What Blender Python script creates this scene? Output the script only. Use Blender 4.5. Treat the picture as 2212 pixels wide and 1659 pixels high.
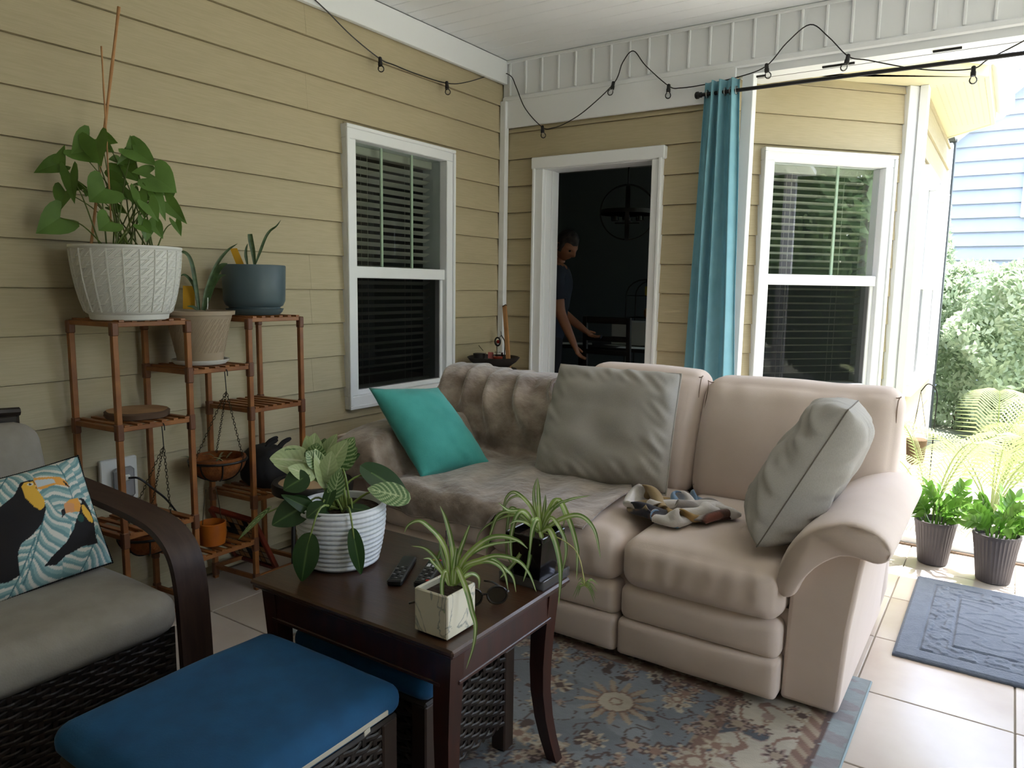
import bpy, math, random
import numpy as np
from mathutils import Vector, Matrix, noise as mnoise
random.seed(7)
for o in list(bpy.data.objects): bpy.data.objects.remove(o)
SC = bpy.context.scene
COL = SC.collection

# ---------------------------------------------------------------- camera
FPX = 1599.91
CR = Matrix(((0.82966454, -0.08534579, 0.55169995), (0.55806685, 0.10064767, -0.8236695), (0.01476941, 0.99125483, 0.13113246)))
CC = Vector((3.00346, -4.3337, 1.36))
cam = bpy.data.cameras.new('camera'); camo = bpy.data.objects.new('camera', cam); COL.objects.link(camo)
cam.sensor_width = 36; cam.lens = FPX/2212*36; cam.clip_start = .05; cam.clip_end = 300
camo.matrix_world = Matrix.Translation(CC) @ CR.to_4x4()
SC.camera = camo

# ---------------------------------------------------------------- light
SC.view_settings.view_transform = 'Standard'; SC.view_settings.look = 'None'
SC.view_settings.gamma = 1; SC.view_settings.use_curve_mapping = False
SC.view_settings.exposure = 1.15
SUNV = Vector((.25, .26, 1)).normalized()
wd = bpy.data.worlds.new('world'); SC.world = wd; wd.use_nodes = True
wn = wd.node_tree; bg = wn.nodes['Background']
sky = wn.nodes.new('ShaderNodeTexSky'); sky.sky_type = 'NISHITA'; sky.sun_disc = False
sky.sun_elevation = math.asin(SUNV.z); sky.sun_rotation = math.atan2(SUNV.x, SUNV.y)
sky.air_density = 1.0; sky.dust_density = 3.0; sky.ozone_density = 1.0
hsv = wn.nodes.new('ShaderNodeHueSaturation'); hsv.inputs['Saturation'].default_value = .75
wn.links.new(sky.outputs[0], hsv.inputs['Color']); wn.links.new(hsv.outputs[0], bg.inputs[0])
bg.inputs[1].default_value = .75
sl = bpy.data.lights.new('sun', 'SUN'); sl.energy = 7; sl.angle = math.radians(.6); sl.color = (1, .98, .97)
so = bpy.data.objects.new('sun', sl); COL.objects.link(so); so.rotation_euler = SUNV.to_track_quat('Z', 'Y').to_euler()
so.location = (6, 6, 12)

# ---------------------------------------------------------------- helpers
def ray(px, py): return CR @ Vector((px-1106, -(py-829.5), -FPX))
def W(px, py, ax, v):
    r = ray(px, py); t = (v-CC[ax])/r[ax]; return CC + r*t
def Wp(px, py, pt, n):
    r = ray(px, py); n = Vector(n); t = (Vector(pt)-CC).dot(n)/r.dot(n); return CC + r*t
def lin(c):
    if isinstance(c, str): c = [int(c[i:i+2], 16)/255 for i in (0, 2, 4)]
    return tuple((x/12.92 if x <= .04045 else ((x+.055)/1.055)**2.4) for x in c)
def lerp(a, b, t): return a+(b-a)*t
def sstep(a, b, x):
    t = min(1, max(0, (x-a)/(b-a))) if a != b else float(x > a); return t*t*(3-2*t)
def nz(x, y, z=0.): return mnoise.noise(Vector((x, y, z)))
def catmull(pts, n=8):
    pts = [Vector(p) for p in pts]
    if len(pts) < 3: return [pts[0].lerp(pts[-1], i/n) for i in range(n+1)]
    P = [pts[0]*2-pts[1]]+pts+[pts[-1]*2-pts[-2]]; out = []
    for i in range(1, len(P)-2):
        a, b, c, d = P[i-1:i+3]
        for k in range(n):
            t = k/n
            out.append(.5*((2*b)+(c-a)*t+(2*a-5*b+4*c-d)*t*t+(3*b-a-3*c+d)*t**3))
    out.append(pts[-1]); return out

WLOC = {}
class MB:
    def __init__(s): s.v = []; s.f = []; s.c = None
    def add(s, vs, fs):
        b = len(s.v); s.v += [tuple(v) for v in vs]; s.f += [tuple(i+b for i in f) for f in fs]; return s
    def box(s, x0, x1, y0, y1, z0, z1):
        return s.add([(x, y, z) for x in (x0, x1) for y in (y0, y1) for z in (z0, z1)],
                     [(0, 1, 3, 2), (4, 6, 7, 5), (0, 4, 5, 1), (2, 3, 7, 6), (0, 2, 6, 4), (1, 5, 7, 3)])
    def cbox(s, x0, x1, y0, y1, z0, z1, b=.004, M=None):
        b = min(b, (x1-x0)*.45, (y1-y0)*.45, (z1-z0)*.45)
        vs = []; idx = {}
        for i in (0, 1):
            for j in (0, 1):
                for k in (0, 1):
                    X, Y, Z = (x0, x1)[i], (y0, y1)[j], (z0, z1)[k]
                    xi, yi, zi = X+(b if i == 0 else -b), Y+(b if j == 0 else -b), Z+(b if k == 0 else -b)
                    for a, p in enumerate(((X, yi, zi), (xi, Y, zi), (xi, yi, Z))):
                        idx[i, j, k, a] = len(vs); vs.append(p)
        fs = []
        for a in range(3):
            for d in (0, 1):
                q = []
                for (m, n) in ((0, 0), (1, 0), (1, 1), (0, 1)):
                    t = [0, 0, 0]; t[a] = d; t[(a+1) % 3] = m; t[(a+2) % 3] = n
                    q.append(idx[t[0], t[1], t[2], a])
                fs.append(q if d else q[::-1])
        for a in range(3):
            u, w = (a+1) % 3, (a+2) % 3
            for m in (0, 1):
                for n in (0, 1):
                    def g(e, ax):
                        t = [0, 0, 0]; t[a] = e; t[u] = m; t[w] = n; return idx[t[0], t[1], t[2], ax]
                    q = [g(0, u), g(1, u), g(1, w), g(0, w)]
                    fs.append(q if m != n else q[::-1])
        for i in (0, 1):
            for j in (0, 1):
                for k in (0, 1):
                    q = [idx[i, j, k, a] for a in range(3)]; fs.append(q if (i+j+k) % 2 else q[::-1])
        if M is not None: vs = [M @ Vector(v) for v in vs]
        return s.add(vs, fs)
    def bar(s, p, q, w, h, up=(0, 0, 1), b=.002):
        p, q = Vector(p), Vector(q); d = (q-p); L = d.length; d.normalize(); up = Vector(up)
        if abs(d.dot(up)) > .98: up = Vector((1, 0, 0))
        sd = d.cross(up).normalized(); u = sd.cross(d)
        M = Matrix((d, sd, u)).transposed().to_4x4(); M.translation = p
        return s.cbox(0, L, -w/2, w/2, -h/2, h/2, b, M)
    def tube(s, path, r, n=8, cap=True, closed=False):
        path = [Vector(p) for p in path]; m = len(path)
        rs = r if isinstance(r, (list, tuple)) else [r]*m
        vs = []; fs = []; prev = None
        for i, p in enumerate(path):
            if closed: t = path[(i+1) % m]-path[i-1]
            else: t = path[min(i+1, m-1)]-path[max(i-1, 0)]
            if t.length < 1e-9: t = Vector((0, 0, 1))
            t.normalize()
            if prev is None:
                a = Vector((0, 0, 1)) if abs(t.z) < .9 else Vector((1, 0, 0)); u = t.cross(a).normalized()
            else:
                u = prev-t*prev.dot(t)
                u = u.normalized() if u.length > 1e-6 else t.orthogonal().normalized()
            prev = u; w = t.cross(u)
            vs += [p+(u*math.cos(2*math.pi*k/n)+w*math.sin(2*math.pi*k/n))*rs[i] for k in range(n)]
        for i in range(m if closed else m-1):
            for k in range(n):
                a, b = i*n+k, i*n+(k+1) % n; c, d = ((i+1) % m)*n+(k+1) % n, ((i+1) % m)*n+k
                fs.append((a, b, c, d))
        if cap and not closed:
            fs.append(tuple(range(n-1, -1, -1))); fs.append(tuple((m-1)*n+k for k in range(n)))
        return s.add(vs, fs)
    def lathe(s, prof, c, n=32, fn=None):
        vs = []; fs = []; m = len(prof)
        for (r, z) in prof:
            for k in range(n):
                a = 2*math.pi*k/n; rr = r if fn is None else fn(r, z, a)
                vs.append((c[0]+rr*math.cos(a), c[1]+rr*math.sin(a), c[2]+z))
        for i in range(m-1):
            for k in range(n):
                fs.append((i*n+k, i*n+(k+1) % n, (i+1)*n+(k+1) % n, (i+1)*n+k))
        if prof[0][0] > 1e-5: fs.append(tuple(range(n-1, -1, -1)))
        if prof[-1][0] > 1e-5: fs.append(tuple((m-1)*n+k for k in range(n)))
        return s.add(vs, fs)
    def grid(s, fn, nu, nv, wrapu=False, flip=False):
        vs = [fn(i/nu, j/nv) for j in range(nv+1) for i in range(nu+(0 if wrapu else 1))]
        w = nu if wrapu else nu+1; fs = []
        for j in range(nv):
            for i in range(nu):
                q = (j*w+i, j*w+(i+1) % w, (j+1)*w+(i+1) % w, (j+1)*w+i)
                fs.append(q[::-1] if flip else q)
        return s.add(vs, fs)
    def prism(s, poly, a, b, ax=1):
        n = len(poly); vs = []
        for t in (a, b):
            for (u, w) in poly:
                vs.append({0: (t, u, w), 1: (u, t, w), 2: (u, w, t)}[ax])
        fs = [tuple(range(n)), tuple(range(2*n-1, n-1, -1))]+[(i, i+n, (i+1) % n+n, (i+1) % n) for i in range(n)]
        return s.add(vs, fs)
    def xf(s, M): s.v = [tuple(M @ Vector(v)) for v in s.v]; return s
    def build(s, name, mat, parent=None, loc=None, smooth=False, ang=40, cols=None, solid=0):
        me = bpy.data.meshes.new(name)
        if parent is not None: off = WLOC[parent]
        elif loc is not None: off = Vector(loc)
        else:
            a = np.array(s.v); off = Vector(((a[:, 0].min()+a[:, 0].max())/2, (a[:, 1].min()+a[:, 1].max())/2, a[:, 2].min()))
        me.from_pydata([(v[0]-off[0], v[1]-off[1], v[2]-off[2]) for v in s.v], [], s.f)
        if cols is not None:
            at = me.color_attributes.new('print', 'FLOAT_COLOR', 'POINT')
            at.data.foreach_set('color', np.array([tuple(c)+(1,) for c in cols], dtype=np.float32).ravel())
        if mat: me.materials.append(mat)
        import bmesh
        bm = bmesh.new(); bm.from_mesh(me); bmesh.ops.recalc_face_normals(bm, faces=bm.faces); bm.to_mesh(me); bm.free()
        if smooth:
            me.polygons.foreach_set('use_smooth', [True]*len(me.polygons)); me.set_sharp_from_angle(angle=math.radians(ang))
        o = bpy.data.objects.new(name, me); COL.objects.link(o)
        if parent is not None: o.parent = parent
        else: o.location = off
        WLOC[o] = off
        if solid:
            md = o.modifiers.new('thick', 'SOLIDIFY'); md.thickness = solid; md.offset = 0
        return o
def tag(o, label=None, cat=None, group=None, kind=None):
    if label: o['label'] = label
    if cat: o['category'] = cat
    if group: o['group'] = group
    if kind: o['kind'] = kind
    return o
def thing(name, loc, label=None, cat=None, group=None, kind=None):
    o = bpy.data.objects.new(name, None); COL.objects.link(o); o.location = loc; o.empty_display_size = .05
    WLOC[o] = Vector(loc); return tag(o, label, cat, group, kind)
def clone(o, parent=None, loc=None, rz=0):
    c = o.copy(); COL.objects.link(c); c.parent = parent
    if loc is not None: c.location = loc; c.rotation_euler = (0, 0, rz); WLOC[c] = Vector(loc)
    for ch in list(o.children): clone(ch, c)
    return c

# ---------------------------------------------------------------- materials
MATS = {}
def mat(name, col, rough=.6, col2=None, scale=6, detail=4, bump=0., bscale=None, stretch=(1, 1, 1), metal=0., spec=.5, sheen=0., coat=0., trans=0., sss=0., mixlo=.35, mixhi=.65, bdist=.01, attr=None, emit=None):
    m = bpy.data.materials.new(name); m.use_nodes = True; nt = m.node_tree; N = nt.nodes; b = N['Principled BSDF']
    b.inputs['Roughness'].default_value = rough; b.inputs['Metallic'].default_value = metal
    b.inputs['Specular IOR Level'].default_value = spec
    if sheen: b.inputs['Sheen Weight'].default_value = sheen; b.inputs['Sheen Roughness'].default_value = .5
    if coat: b.inputs['Coat Weight'].default_value = coat; b.inputs['Coat Roughness'].default_value = .15
    c = lin(col); b.inputs['Base Color'].default_value = (*c, 1)
    tc = N.new('ShaderNodeTexCoord'); mp = N.new('ShaderNodeMapping'); mp.inputs['Scale'].default_value = stretch
    nt.links.new(tc.outputs['Object'], mp.inputs[0])
    if attr:
        a = N.new('ShaderNodeAttribute'); a.attribute_name = attr; nt.links.new(a.outputs['Color'], b.inputs['Base Color'])
    elif col2 is not None:
        n = N.new('ShaderNodeTexNoise'); n.inputs['Scale'].default_value = scale; n.inputs['Detail'].default_value = detail
        nt.links.new(mp.outputs[0], n.inputs['Vector'])
        r = N.new('ShaderNodeValToRGB'); r.color_ramp.elements[0].position = mixlo; r.color_ramp.elements[1].position = mixhi
        r.color_ramp.elements[0].color = (*c, 1); r.color_ramp.elements[1].color = (*lin(col2), 1)
        nt.links.new(n.outputs['Fac'], r.inputs[0]); nt.links.new(r.outputs[0], b.inputs['Base Color'])
    if bump:
        n2 = N.new('ShaderNodeTexNoise'); n2.inputs['Scale'].default_value = bscale or scale; n2.inputs['Detail'].default_value = 3
        nt.links.new(mp.outputs[0], n2.inputs['Vector'])
        bp = N.new('ShaderNodeBump'); bp.inputs['Strength'].default_value = bump; bp.inputs['Distance'].default_value = bdist
        nt.links.new(n2.outputs['Fac'], bp.inputs['Height']); nt.links.new(bp.outputs[0], b.inputs['Normal'])
    if emit: b.inputs['Emission Color'].default_value = (*lin(col), 1); b.inputs['Emission Strength'].default_value = emit
    if trans:   # thin translucent leaf / cloth
        out = N['Material Output']; t = N.new('ShaderNodeBsdfTranslucent'); mx = N.new('ShaderNodeMixShader'); mx.inputs[0].default_value = trans
        src = b.inputs['Base Color'].links[0].from_socket if b.inputs['Base Color'].links else None
        if src: nt.links.new(src, t.inputs[0])
        else: t.inputs[0].default_value = (*c, 1)
        nt.links.new(b.outputs[0], mx.inputs[1]); nt.links.new(t.outputs[0], mx.inputs[2]); nt.links.new(mx.outputs[0], out.inputs[0])
    MATS[name] = m; return m
def glassmat(name, tint, ior=1.5, rough=0.0, opac=0., opcol=(.02, .02, .02)):
    m = bpy.data.materials.new(name); m.use_nodes = True; nt = m.node_tree; N = nt.nodes; out = N['Material Output']; N.remove(N['Principled BSDF'])
    f = N.new('ShaderNodeFresnel'); f.inputs[0].default_value = ior
    t = N.new('ShaderNodeBsdfTransparent'); t.inputs[0].default_value = (*tint, 1)
    g = N.new('ShaderNodeBsdfGlossy'); g.inputs['Roughness'].default_value = rough
    mx = N.new('ShaderNodeMixShader'); nt.links.new(f.outputs[0], mx.inputs[0]); nt.links.new(t.outputs[0], mx.inputs[1]); nt.links.new(g.outputs[0], mx.inputs[2])
    last = mx
    if opac:
        d = N.new('ShaderNodeBsdfDiffuse'); d.inputs[0].default_value = (*opcol, 1)
        m2 = N.new('ShaderNodeMixShader'); m2.inputs[0].default_value = opac
        nt.links.new(mx.outputs[0], m2.inputs[1]); nt.links.new(d.outputs[0], m2.inputs[2]); last = m2
    nt.links.new(last.outputs[0], out.inputs[0]); MATS[name] = m; return m
M_siding = mat('tan_siding', 'b7ab8c', .65, 'b0a485', 3, bump=.16, bscale=5, stretch=(3, 3, 60), bdist=.003)
M_trim = mat('white_trim', 'eaedef', .45)
M_ceil = mat('white_vinyl', 'e8ebed', .4)
M_black = mat('black_metal', '141212', .45, spec=.4)
M_dark = mat('dark_wood', '24130e', .35, '3a1c14', 3, stretch=(8, 1, 8), coat=.25)
M_glass = glassmat('window_glass', (.80, .86, .82), 1.52)
M_screen = glassmat('insect_screen_mesh', (.45, .45, .45), 1.05, .5, .12, (.03, .03, .03))
M_clear = glassmat('clear_glass', (.93, .93, .93), 1.45)
# ================================================================ STRUCTURE
def siding_rows(zmin, zmax):
    z0 = 2.214; k = math.ceil((zmin-z0)/.1777-1); out = []
    while z0+k*.1777 < zmax-.005:
        a = z0+k*.1777; out.append((max(a, zmin), min(a+.1777, zmax), a >= zmin)); k += 1
    return out
def make_siding(wall, org, d, n, length, zmin, zmax, holes=(), joints=(), seed=1):
    """lapped boards along direction d from org, faces outwards along n; holes = (s0,s1,z0,z1)"""
    rnd = random.Random(seed); org, d, n = Vector(org), Vector(d), Vector(n)
    def board(mb, s0, s1, a, b):
        if s1-s0 < .004 or b-a < .004: return
        tb, tt = .020, .006
        q = []
        for s_ in (s0, s1):
            for (z, t) in ((a+.004, tb), (b, tt), (b, -.006), (a+.004, -.006)):
                p = org+d*s_+n*(t-.018); q.append((p.x, p.y, z))
        mb.add(q, [(0, 1, 2, 3), (7, 6, 5, 4), (0, 4, 5, 1), (1, 5, 6, 2), (2, 6, 7, 3), (3, 7, 4, 0)])
    for (a, b, full) in siding_rows(zmin, zmax):
        segs = [0]+[j for j in joints if rnd.random() < .45]+[length]
        for s0, s1 in zip(segs[:-1], segs[1:]):
            g = .0005
            parts = [(s0+g, s1-g, a, b)]
            for (h0, h1, hz0, hz1) in holes:
                new = []
                for (u0, u1, za, zb) in parts:
                    if h1 <= u0 or h0 >= u1 or hz1 <= za+.002 or hz0 >= zb-.002: new.append((u0, u1, za, zb)); continue
                    if h0 > u0: new.append((u0, h0, za, zb))
                    if h1 < u1: new.append((h1, u1, za, zb))
                    if hz0 > za+.01: new.append((max(u0, h0), min(u1, h1), za, hz0))
                    if hz1 < zb-.01: new.append((max(u0, h0), min(u1, h1), hz1, zb))
                parts = new
            # contiguous pieces right and left of a hole are separate boards unless joined under/over it
            full_join = any(p[3]-p[2] < (b-a)-.005 for p in parts)
            if full_join:
                mb = MB(); [board(mb, *p) for p in parts]
                if mb.v: mb.build('siding_board', M_siding, wall)
            else:
                for p in parts:
                    mb = MB(); board(mb, *p)
                    if mb.v: mb.build('siding_board', M_siding, wall)

# --- left wall (plane x=0, runs along -y)
mb = MB(); WY0, WY1, WZ0, WZ1 = -1.475, -.59, .685, 2.18
YEND = -6.0
mb.box(-.16, -.02, WY1, .0, 0, 2.87); mb.box(-.16, -.02, YEND, WY0, 0, 2.87); mb.box(-.16, -.02, WY0, WY1, 0, WZ0); mb.box(-.16, -.02, WY0, WY1, WZ1, 2.87)
wall_left = tag(mb.build('wall_left', M_siding, loc=(-.08, -3, 0)), 'tan lap siding wall behind the plant stand', kind='structure')
make_siding(wall_left, (0, 0, 0), (0, -1, 0), (1, 0, 0), 6.0, .04, 2.72, [(.59, 1.475, WZ0, WZ1)], (1.72, 3.7, 4.9), 3)
# --- back wall (plane y=0)
DX0, DX1, DZ1 = .335, 1.125, 2.15
mb = MB(); mb.box(-.16, DX0, .02, .15, 0, 2.87); mb.box(DX1, 1.50, .02, .15, 0, 2.87); mb.box(DX0, DX1, .02, .15, DZ1, 2.87); mb.box(DX0, DX1, .02, .15, 0, .06)
wall_back = tag(mb.build('wall_back', M_siding, loc=(.7, .08, 0)), 'tan lap siding wall with the open doorway', kind='structure')
make_siding(wall_back, (0, 0, 0), (1, 0, 0), (0, -1, 0), 1.475, .04, 2.44, [(.30, 1.15, -.1, 2.18)], (), 5)
# --- angled bay wall
BD = Vector((.6627, .7489, 0)); BN = Vector((.7489, -.6627, 0)); BO = Vector((1.475, 0, 0))
BT0 = .335   # distance of window casing start along bay
BM = Matrix((BD, -BN, Vector((0, 0, 1)))).transposed().to_4x4(); BM.translation = BO
bh = (BT0+.02, BT0+.915)
mb = MB()
for (a, b, z0, z1) in ((0, bh[0], 0, 2.62), (bh[1], 1.30, 0, 2.62), (bh[0], bh[1], 0, WZ0), (bh[0], bh[1], WZ1, 2.62)): mb.box(a, b, .02, .16, z0, z1)
mb.xf(BM)
wall_bay = tag(mb.build('wall_bay', M_siding, loc=(1.9, .6, 0)), 'angled tan siding bay wall holding a tall window', kind='structure')
make_siding(wall_bay, BO, BD, BN, 1.315, .04, 2.62, [(bh[0], bh[1], WZ0, WZ1)], (), 6)
# --- bay side wall running away (plane x=2.45)
mb = MB(); SX = 2.455
for (a, b, z0, z1) in ((1.02, 1.24, 0, 2.62), (2.86, 3.25, 0, 2.62), (1.24, 2.86, 0, .72), (1.24, 2.86, 2.12, 2.62)): mb.box(SX-.14, SX-.02, a, b, z0, z1)
wall_side = tag(mb.build('wall_side', M_siding, loc=(2.4, 2, 0)), 'sunlit side of the bay facing the garden', kind='structure')
make_siding(wall_side, (SX, 1.03, 0), (0, 1, 0), (1, 0, 0), 2.2, .04, 2.62, [(.21, 1.83, .72, 2.12)], (), 8)

# --- trims
def strip(name, x0, x1, y0, y1, z0, z1, m=None, b=.003): return tag(MB().cbox(x0, x1, y0, y1, z0, z1, b).build(name, m or M_trim), kind='structure')
strip('trim_1', -.001, .045, -.045, -.001, 0, 2.6)                       # inner corner post
strip('trim_2', 0, .03, YEND, -.0, 2.715, 2.868)                         # frieze on left wall
strip('trim_3', .0, 1.60, -.022, .0, 2.425, 2.60)                        # frieze above door
mb = MB().cbox(1.28, 1.42, -.0, .03, 0, 2.62, .003).xf(Matrix.Translation((0, 0, 0)))
# bay outer corner boards
mb = MB(); mb.cbox(1.315, 1.43, -.03, .02, .0, 2.62, .003); mb.xf(BM)
tag(mb.build('trim_4', M_trim), kind='structure')
strip('trim_5', SX-.035, SX+.012, 1.0, 1.11, 0, 2.62)
strip('trim_6', SX-.035, SX+.012, 3.14, 3.25, 0, 2.62)
# white post at the end of the porch opening
strip('trim_7', 1.632, 1.695, .0, .07, .0, 2.56)
# --- beam over the opening with vertical battens
BX1 = 5.5
mb = MB(); mb.box(.0, BX1, -.004, .20, 2.60, 2.868); mb.box(1.60, BX1, .0, .24, 2.555, 2.602)
beam = tag(mb.build('beam', M_ceil, loc=(2.7, .1, 2.55)), 'white vinyl header beam with raised vertical battens', kind='structure')
x = .055
while x < BX1:
    MB().cbox(x-.008, x+.008, -.014, -.002, 2.635, 2.85, .004).build('batten', M_ceil, beam); x += .1257
MB().cbox(.0, BX1, -.022, .0, 2.595, 2.632, .008).build('bottom_moulding', M_trim, beam)
MB().cbox(.0, BX1, -.018, .0, 2.846, 2.869, .006).build('top_moulding', M_trim, beam)
MB().box(1.60, BX1, .105, .108, 2.5535, 2.556).build('underside_seam', M_black, beam)
for a, b in ((1.625, 1.745), (2.045, 2.205), (2.565, 2.69), (3.1, 3.25), (3.65, 3.8)):
    MB().cbox(a, b, .045, .06, 2.546, 2.556, .001).build('vent_slot', mat('slot_black', '15140f', .8) if 'slot_black' not in MATS else MATS['slot_black'], beam)
# --- ceiling with v-groove boards
mb = MB(); mb.box(-.16, BX1+.1, YEND, .25, 2.885, 3.05)
ceiling = tag(mb.build('ceiling', M_ceil, loc=(2.6, -3, 2.87)), 'white vinyl plank porch ceiling', kind='structure')
y = -.008; bm_ = None
while y > YEND:
    if bm_ is None:
        bm_ = MB().cbox(.03, BX1, -.1262, -.0012, 2.869, 2.886, .004).xf(Matrix.Translation((0, y, 0))).build('ceiling_board', M_ceil, ceiling)
        y0 = y
    else:
        c = bm_.copy(); COL.objects.link(c); c.location = (0, y-y0, 0)
    y -= .1274
# --- floor tiles
M_grout = mat('grout', '8f8678', .9)
mb = MB(); mb.box(-.16, BX1, YEND, .09, -.12, -.006)
floor = tag(mb.build('floor', M_grout, loc=(2.6, -3, 0)), 'beige stone-look square floor tiles', kind='structure')
M_tiles = [mat('tile_%d' % i, c1, .18, c2, 2.2, 6, bump=.08, bscale=7, bdist=.004, spec=.5) for i, (c1, c2) in enumerate((('b9ac9f', 'cbc2b8'), ('b5a799', 'c7bdb2'), ('bdb1a5', 'cec6bd'), ('b1a394', 'c4b9ae')))]
tm = []
for i, m in enumerate(M_tiles):
    me = MB().cbox(.0025, .4575, .0025, .4575, -.012, 0, .002); tm.append(me)
tp = {}
rnd = random.Random(4)
xs = [2.661+.4625*k for k in range(-6, 7)]; ys = [-1.664+.4615*k for k in range(-10, 4)]
for x in xs:
    for y in ys:
        if x+.46 < 0 or x > BX1 or y+.46 < YEND or y > .09: continue
        i = rnd.randrange(4); x0, x1, y0, y1 = max(x+.0025, 0), min(x+.46, BX1), max(y+.0025, YEND), min(y+.459, .09)
        if x1-x0 < .03 or y1-y0 < .03: continue
        whole = (x1-x0 > .45 and y1-y0 > .45)
        if whole and i in tp:
            c = tp[i][0].copy(); COL.objects.link(c); c.location = (x-tp[i][1], y-tp[i][2], 0)
        else:
            t = MB().cbox(x0, x1, y0, y1, -.012, 0, .002).build('floor_tile', M_tiles[i], floor)
            if whole: tp[i] = (t, x, y)
# threshold sill at the opening
strip('trim_8', 1.69, BX1, .09, .20, -.10, .045)
strip('trim_9', 1.69, BX1, .075, .092, -.004, .012, mat('bronze_strip', '6d5a48', .5))
# --- unseen sides of the porch: right side posts and rear wall
for i, yy in enumerate((-.0, -2.0, -4.0, -5.9)):
    strip('trim_%d' % (10+i), BX1-.12, BX1, yy-.06, yy+.06, 0, 2.6)
mb = MB(); mb.box(BX1-.12, BX1, YEND, .2, 2.58, 2.87); tag(mb.build('trim_14', M_ceil), kind='structure')
mb = MB(); mb.box(-.16, BX1, YEND-.14, YEND, 0, 2.87)
tag(mb.build('wall_rear', M_siding), kind='structure')
tag(MB().box(BX1-.1, BX1, YEND, -3.1, 0, 2.6).build('wall_light_block', M_siding), kind='structure')  # unseen partial wall, added to cut light from the open right side
# --- roof over porch and house
M_roof = mat('roof_shingle', '54504c', .9)
mb = MB(); mb.box(-5.5, BX1+.35, YEND-.5, .26, 3.05, 3.16); mb.box(-5.5, 2.3, .26, 4.2, 3.05, 3.16)
tag(mb.build('roof', M_roof), kind='structure')

# ---------------------------------------------------------------- windows
def make_window(n, Mx, w, h, muntins=(.333, .667), label=None, screen=True, blinds=True, slat_tilt=.5, group=None):
    """local: x along wall, y into the house, z up; origin lower-left of casing at wall face"""
    org = Mx.translation.copy()
    t = thing('window_%d' % n, org, label, kind='structure')
    def part(name, mb, m, par=None, **k): mb.xf(Mx); return mb.build(name, m, par or t, **k)
    for nm, (a, b, c, d) in dict(top=(0, w, h-.072, h), left=(0, .075, .072, h-.072), right=(w-.075, w, .072, h-.072), bottom=(0, w, 0, .072)).items():
        mb = MB(); mb.cbox(a, b, -.028, .03, c, d, .004)
        o = part('casing', mb, M_trim)
        # stepped outer bead
        mb = MB()
        if nm in ('top', 'bottom'): mb.cbox(a, b, -.04, -.026, (d-.02) if nm == 'top' else c, d if nm == 'top' else c+.02, .003)
        else: mb.cbox(a if nm == 'left' else b-.02, a+.02 if nm == 'left' else b, -.04, -.026, c-.05, d+.05, .003)
        part('bead', mb, M_trim, o)
    midz0, midz1 = h*.474, h*.516
    mb = MB(); mb.cbox(.074, w-.074, -.012, .045, midz0, midz1, .004); part('meeting_rail', mb, M_trim)
    # lower sash inner frame
    mb = MB(); mb.cbox(.075, .10, .005, .05, .07, midz0, .003); mb.cbox(w-.10, w-.075, .005, .05, .07, midz0, .003); mb.cbox(.10, w-.10, .005, .05, .07, .10, .003)
    part('lower_sash', mb, M_trim)
    mb = MB(); mb.add([(.075, .03, midz1), (w-.075, .03, midz1), (w-.075, .03, h-.07), (.075, .03, h-.07)], [(0, 1, 2, 3)]); part('pane', mb, M_glass)
    mb = MB(); mb.add([(.09, .05, .09), (w-.09, .05, .09), (w-.09, .05, midz0), (.09, .05, midz0)], [(0, 1, 2, 3)]); part('pane', mb, M_glass)
    if screen:
        mb = MB(); mb.add([(.085, .015, .08), (w-.085, .015, .08), (w-.085, .015, midz0+.01), (.085, .015, midz0+.01)], [(0, 1, 2, 3)]); part('insect_screen', mb, M_screen)
    for u in muntins:
        x = .075+(w-.15)*u
        mb = MB(); mb.cbox(x-.009, x+.009, .032, .044, midz1, h-.07, .002); part('muntin', mb, mat('muntin_white', 'cfdccb', .5) if 'muntin_white' not in MATS else MATS['muntin_white'])
    # jamb inside
    mb = MB()
    for (a, b, c, d) in ((.03, .075, .05, h-.05), (w-.075, w-.03, .05, h-.05), (.03, w-.03, h-.075, h-.04), (.03, w-.03, .04, .075)): mb.box(a, b, .03, .17, c, d)
    part('jamb', mb, M_trim)
    if blinds:
        bl = thing('window_blind', Mx @ Vector((w/2, .12, .1)), blinds, 'blind', group)
        mb = MB(); mb.cbox(.085, w-.085, .085, .15, h-.12, h-.075, .004).xf(Mx).build('headrail', M_blind, bl)
        first = None; z = h-.16; dz = .0445
        while z > .12:
            if first is None:
                mb = MB(); ca, sa = math.cos(slat_tilt)*.024, math.sin(slat_tilt)*.024
                mb.prism([(.118-ca, z+sa), (.118, z+.003), (.118+ca, z-sa), (.118, z-.0005)], .09, w-.09, 0)
                first = mb.xf(Mx).build('slat', M_blind, bl); z0 = z
            else:
                c = first.copy(); COL.objects.link(c); c.location = (0, 0, z-z0)
            z -= dz
        mb = MB().cbox(.09, w-.09, .10, .136, .085, .105, .004).xf(Mx).build('bottom_rail', M_blind, bl)
        for u in (.25, .75):
            x = .09+(w-.18)*u
            for yy in (.092, .144):
                MB().tube([(x, yy, .1), (x, yy, h-.1)], .0012, 5).xf(Mx).build('ladder_cord', M_blind, bl)
    return t
M_blind = mat('blind_white', 'b9b7ae', .5)
MA = Matrix(((0, -1, 0, 0), (1, 0, 0, -1.493), (0, 0, 1, .669), (0, 0, 0, 1)))    # local x -> +y, local y -> -x
make_window(1, MA, .921, 1.525, label='white double-hung window in the tan wall beside the sofa', blinds='horizontal slat blind behind the window beside the sofa', group='white slat blinds', slat_tilt=.45)
MBW = BM @ Matrix.Translation((BT0-.006, 0, .669))
make_window(2, MBW, .935, 1.525, muntins=(.62,), label='tall bay window reflecting the garden', blinds='horizontal slat blind behind the reflecting bay window', group='white slat blinds', slat_tilt=.25)
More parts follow.
